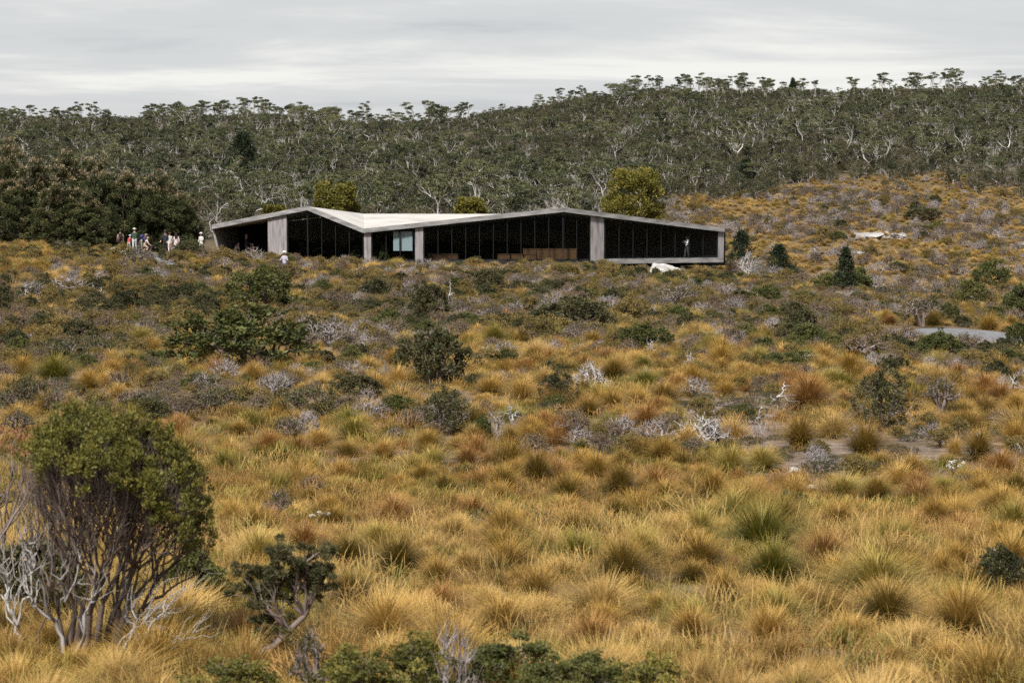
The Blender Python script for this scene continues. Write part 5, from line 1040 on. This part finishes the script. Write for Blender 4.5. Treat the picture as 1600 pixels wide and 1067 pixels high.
# ================================================================== PEOPLE
SKIN = plain('skin', (0.46, 0.27, 0.20), 0.55)
_cl = {}
TS = bpy.data.scenes.new('figures')
def cloth(c):
    if c not in _cl: _cl[c] = plain('cloth', c, 0.85)
    return _cl[c]
def person(loc, face, top, legs, label, height=1.7, hat=None, hair=None, pack=None, lean=0.0, bare_arms=False, arms=((0.16, 0.1), (0.16, 0.1)), stride=0.12, long_hair=False, skirt=False, crouch=0.0):
    """standing or stooping figure: one skinned body (tone by garment), hair, hat and pack as children; faces +Y before turning by face"""
    V = []; Eg = []; Rr = []; reg = []
    def add(p, r, par, g):
        V.append(Vector(p)); Rr.append(r); reg.append(g)
        if par is not None: Eg.append((par, len(V) - 1))
        return len(V) - 1
    hz = 0.92 - crouch; sl, cl_ = math.sin(lean), math.cos(lean)
    def up(x, y, z): return (x, y * cl_ + (z - 0.92) * sl, hz + (z - 0.92) * cl_ - y * sl)
    pel = add((0, 0, hz), 0.145, None, 'legs'); wst = add(up(0, 0, 1.08), 0.125, pel, 'top'); ch = add(up(0, 0, 1.28), 0.15, wst, 'top'); nb_ = add(up(0, 0, 1.42), 0.075, ch, 'top'); nk = add(up(0, 0.005, 1.49), 0.052, nb_, 'skin'); hd = add(up(0, 0.02, 1.57), 0.085, nk, 'skin'); ht = add(up(0, 0.015, 1.66), 0.082, hd, 'skin')
    add(up(0, 0.105, 1.575), 0.018, hd, 'skin')   # nose
    for s, (sw, bend) in zip((-1, 1), arms):
        sh = add(up(s * 0.165, 0, 1.385), 0.062, ch, 'top'); el = add(up(s * (0.20 + 0.28 * abs(sw) * 0.5), 0.27 * math.sin(sw) - 0.02, 1.385 - 0.28 * math.cos(sw)), 0.045, sh, 'skin' if bare_arms else 'top')
        a2 = sw + bend; e = V[el]; d = Vector(up(0, math.sin(a2), 0.92 - math.cos(a2))) - Vector(up(0, 0, 0.92)); wr = add(e + d * 0.24, 0.032, el, 'skin' if bare_arms else 'top'); pm = add(e + d * 0.31, 0.033, wr, 'skin'); perp = Vector((s, 0, 0))
        for q in range(4): 
            f1 = add(V[pm] + d * 0.05 + perp * (q - 1.5) * 0.018, 0.0095, pm, 'skin'); add(V[f1] + (d * 0.05 + Vector((0, 0.02, 0))) * (1 - 0.12 * abs(q - 1.5)), 0.0085, f1, 'skin')
        add(V[wr] + d * 0.06 + Vector((-s * 0.03, 0.03, 0)), 0.011, wr, 'skin')
        hp = add((s * 0.09, 0, hz - 0.05), 0.105, pel, 'legs'); kn = add((s * 0.095, s * stride * 0.5 + 0.03 + crouch * 0.75, 0.50 - crouch * 0.35), 0.068, hp, 'legs'); an = add((s * 0.10, s * stride, 0.10), 0.045, kn, 'legs'); add((s * 0.11, s * stride + 0.15, 0.05), 0.038, an, 'shoe')
    me = bpy.data.meshes.new('person'); me.from_pydata([tuple(v) for v in V], Eg, []); tmp = bpy.data.objects.new('person', me); TS.collection.objects.link(tmp)
    tmp.modifiers.new('s', 'SKIN'); sv = me.skin_vertices[0].data
    for k, r_ in enumerate(Rr): sv[k].radius = (r_ * (1.28 if reg[k] in ('top', 'legs') and k < 4 else 1.0), r_ * (0.82 if k < 4 else 1.0)); sv[k].use_root = k == 0
    tmp.modifiers.new('d', 'SUBSURF').levels = 2; tmp.modifiers['d'].render_levels = 2
    vl_ = TS.view_layers[0]; vl_.update(); dg = vl_.depsgraph; m2 = bpy.data.meshes.new_from_object(tmp.evaluated_get(dg)); bpy.data.objects.remove(tmp); bpy.data.meshes.remove(me)
    m2.materials.clear(); mats = {'skin': SKIN, 'top': cloth(top), 'legs': cloth(legs), 'shoe': cloth((0.04, 0.035, 0.035))}; order = list(mats)
    for q in order: m2.materials.append(mats[q])
    segs = [(V[a], V[b_], reg[b_]) for a, b_ in Eg]
    for p in m2.polygons:
        p.use_smooth = True; c = p.center; best = None
        for a, b_, g in segs:
            ab = b_ - a; tt = max(0, min(1, (c - a).dot(ab) / (ab.length_squared + 1e-9))); dd = (c - (a + ab * tt)).length
            if best is None or dd < best[0]: best = (dd, g)
        p.material_index = order.index(best[1])
    s = height / 1.74; E = obj('person', m2, None, loc, face, (s, s, s)); tag(E, label, 'person')
    hc = Vector(up(0, 0.015, 1.625))
    def shell(name, c, rad, zmin, mat, squash=1.0, brim=0.0):
        bm = bmesh.new(); bmesh.ops.create_uvsphere(bm, u_segments=16, v_segments=10, radius=1)
        for v in bm.verts:
            v.co.z = max(v.co.z, zmin); v.co = Vector((v.co.x * rad, v.co.y * rad * 1.12, v.co.z * rad * squash)) + c
        if brim:
            r1 = [bm.verts.new(c + Vector((math.cos(q * 0.3927) * brim, math.sin(q * 0.3927) * brim * 1.1, zmin * rad * squash - 0.01))) for q in range(16)]; r2 = [bm.verts.new(v.co + Vector((0, 0, 0.012))) for v in r1]; bm.faces.new(r1[::-1]); bm.faces.new(r2)
            for q in range(16): bm.faces.new((r1[q], r1[(q + 1) % 16], r2[(q + 1) % 16], r2[q]))
        m3 = bpy.data.meshes.new(name); bm.to_mesh(m3); bm.free(); m3.materials.append(mat)
        for p in m3.polygons: p.use_smooth = True
        return obj(name, m3, E)
    if hair:
        shell('hair', hc + Vector((0, -0.02, 0.012)), 0.112, -0.25, cloth(hair))
        if long_hair:
            m_ = MB(); tubes(m_, [(np.array([tuple(hc + Vector((dx_, -0.07, 0.04))), tuple(hc + Vector((dx_ * 1.2, -0.13, -0.14))), tuple(hc + Vector((dx_ * 1.1, -0.15, -0.34)))]), [0.05, 0.055, 0.02], 0.5) for dx_ in (-0.06, 0, 0.06)], 6); obj('long_hair', m_.mesh('long_hair', cloth(hair)), E)
    if hat: shell('hat', hc + Vector((0, 0.0, 0.045)), 0.122, 0.0, cloth(hat), 0.85, 0.17)
    if pack:
        bm = bmesh.new(); bmesh.ops.create_cube(bm, size=1); bmesh.ops.bevel(bm, geom=bm.edges[:], offset=0.22, segments=3, affect='EDGES')
        for v in bm.verts: v.co = Vector(up(v.co.x * 0.30, -0.21 + v.co.y * 0.17, 1.24 + v.co.z * 0.42))
        m3 = bpy.data.meshes.new('backpack'); bm.to_mesh(m3); bm.free(); m3.materials.append(cloth(pack)); obj('backpack', m3, E)
    if skirt:
        m_ = MB(); an_ = np.arange(18) / 18 * 6.283; rr_ = [(0.13, 1.05), (0.19, 0.85), (0.26, 0.52)]; V_ = np.concatenate([np.stack([np.cos(an_) * a_ * (1 + 0.06 * np.sin(5 * an_)), np.sin(an_) * a_ * 0.85, np.full(18, b_ - crouch)], 1) for a_, b_ in rr_]); q_ = [(k * 18 + j, k * 18 + (j + 1) % 18, (k + 1) * 18 + (j + 1) % 18, (k + 1) * 18 + j) for k in range(2) for j in range(18)]; m_.add(V_, q_); obj('skirt', m_.mesh('skirt', cloth(legs)), E)
    return E
def stand(px_, D, lift=0.05): xx = (px_ - CX) / FPX * D; return (xx, D, gz(xx, D) + lift)
PI = math.pi; W_ = (0.46, 0.445, 0.42); BL = (0.012, 0.012, 0.016)
person(stand(189, 150), 0.3, BL, BL, 'walker in a black sleeveless top with bare arms beside the boulder', 1.66, hair=(0.015, 0.01, 0.008), bare_arms=True, pack=(0.02, 0.02, 0.025), arms=((0.25, 0.1), (-0.2, 0.15)), stride=0.15)
person(stand(202, 149.5), -0.5, (0.30, 0.05, 0.05), (0.35, 0.36, 0.38), 'small figure in red with a white and blue hat beside the man in green', 1.30, hat=(0.45, 0.50, 0.62), lean=0.3, arms=((0.5, 0.5), (0.5, 0.5)))
person(stand(211, 148), 0.1, (0.035, 0.06, 0.04), (0.45, 0.45, 0.46), 'man in a dark green shirt, white cap and pale trousers', 1.80, hat=W_, arms=((0.3, 1.0), (0.3, 1.0)), stride=0.1)
person(stand(220, 148.5), -0.9, (0.05, 0.055, 0.14), (0.36, 0.30, 0.24), 'walker in a blue top bending forward beside the man in green', 1.62, hair=(0.2, 0.17, 0.15), lean=0.85, arms=((0.4, 0.3), (0.6, 0.2)), pack=(0.04, 0.045, 0.11))
person(stand(226, 150), -1.2, (0.50, 0.38, 0.30), (0.50, 0.38, 0.30), 'crouching figure in pale tan behind the bending walker', 1.5, hair=(0.3, 0.2, 0.12), lean=0.5, crouch=0.32, arms=((0.9, 0.4), (0.9, 0.4)))
person(stand(259, 146), PI * 0.95, (0.018, 0.02, 0.028), (0.015, 0.015, 0.02), 'person all in black with dark cap standing on the gravel path', 1.80, hat=(0.03, 0.03, 0.035), arms=((0.25, 0.6), (0.3, 0.7)), pack=(0.02, 0.02, 0.03))
person(stand(266, 149), 0.4, W_, (0.55, 0.45, 0.42), 'figure in white half hidden behind the person in black', 1.62, hair=(0.05, 0.03, 0.02))
person(stand(276, 148), 0.0, (0.46, 0.38, 0.36), (0.44, 0.35, 0.34), 'walker with long dark hair in a pale pink top and skirt', 1.66, hair=(0.02, 0.012, 0.01), long_hair=True, skirt=True, arms=((0.35, 0.1), (-0.3, 0.1)))
person(stand(315, 151, 0.2), 2.6, W_, (0.5, 0.48, 0.46), 'walker in a white top and pale hat near the shelter entrance', 1.62, hat=(0.55, 0.53, 0.50), pack=(0.03, 0.03, 0.035), arms=((0.5, 0.9), (0.2, 0.3)))
def on_floor(px_, D): return ((px_ - CX) / FPX * D, D, FLOOR)
person(on_floor(385, 155.2), -1.5, (0.03, 0.03, 0.05), (0.06, 0.06, 0.07), 'man in dark clothes and a grey cap under the entrance canopy', 1.82, hat=(0.30, 0.32, 0.30), arms=((0.5, 0.9), (0.4, 0.9)))
person(on_floor(367, 154.6), -0.6, (0.45, 0.36, 0.34), (0.20, 0.18, 0.18), 'stooping figure in pale pink beside the raking end wall', 1.55, hair=(0.35, 0.25, 0.2), lean=0.75, arms=((0.6, 0.3), (0.6, 0.3)), crouch=0.22)
person(on_floor(397, 154.4), 2.2, (0.50, 0.36, 0.28), (0.3, 0.25, 0.2), 'small seated figure in tan behind the brush at the entrance', 1.15, hair=(0.3, 0.2, 0.12), lean=0.2, arms=((0.5, 0.8), (0.5, 0.8)))
person(stand(445, 121, 0.0), PI - 0.4, (0.34, 0.33, 0.40), (0.10, 0.09, 0.16), 'walker in a lavender jacket and light hat alone in the heath', 1.62, hat=(0.6, 0.58, 0.55), arms=((0.45, 1.3), (0.45, 1.3)))
person(on_floor(1073, 155.95), 2.0, (0.75, 0.75, 0.74), (0.10, 0.09, 0.085), 'person in a white top standing behind the end glass of the shelter', 1.76, hair=(0.10, 0.06, 0.04), arms=((0.5, 1.6), (0.1, 1.9)))
bpy.data.scenes.remove(TS)
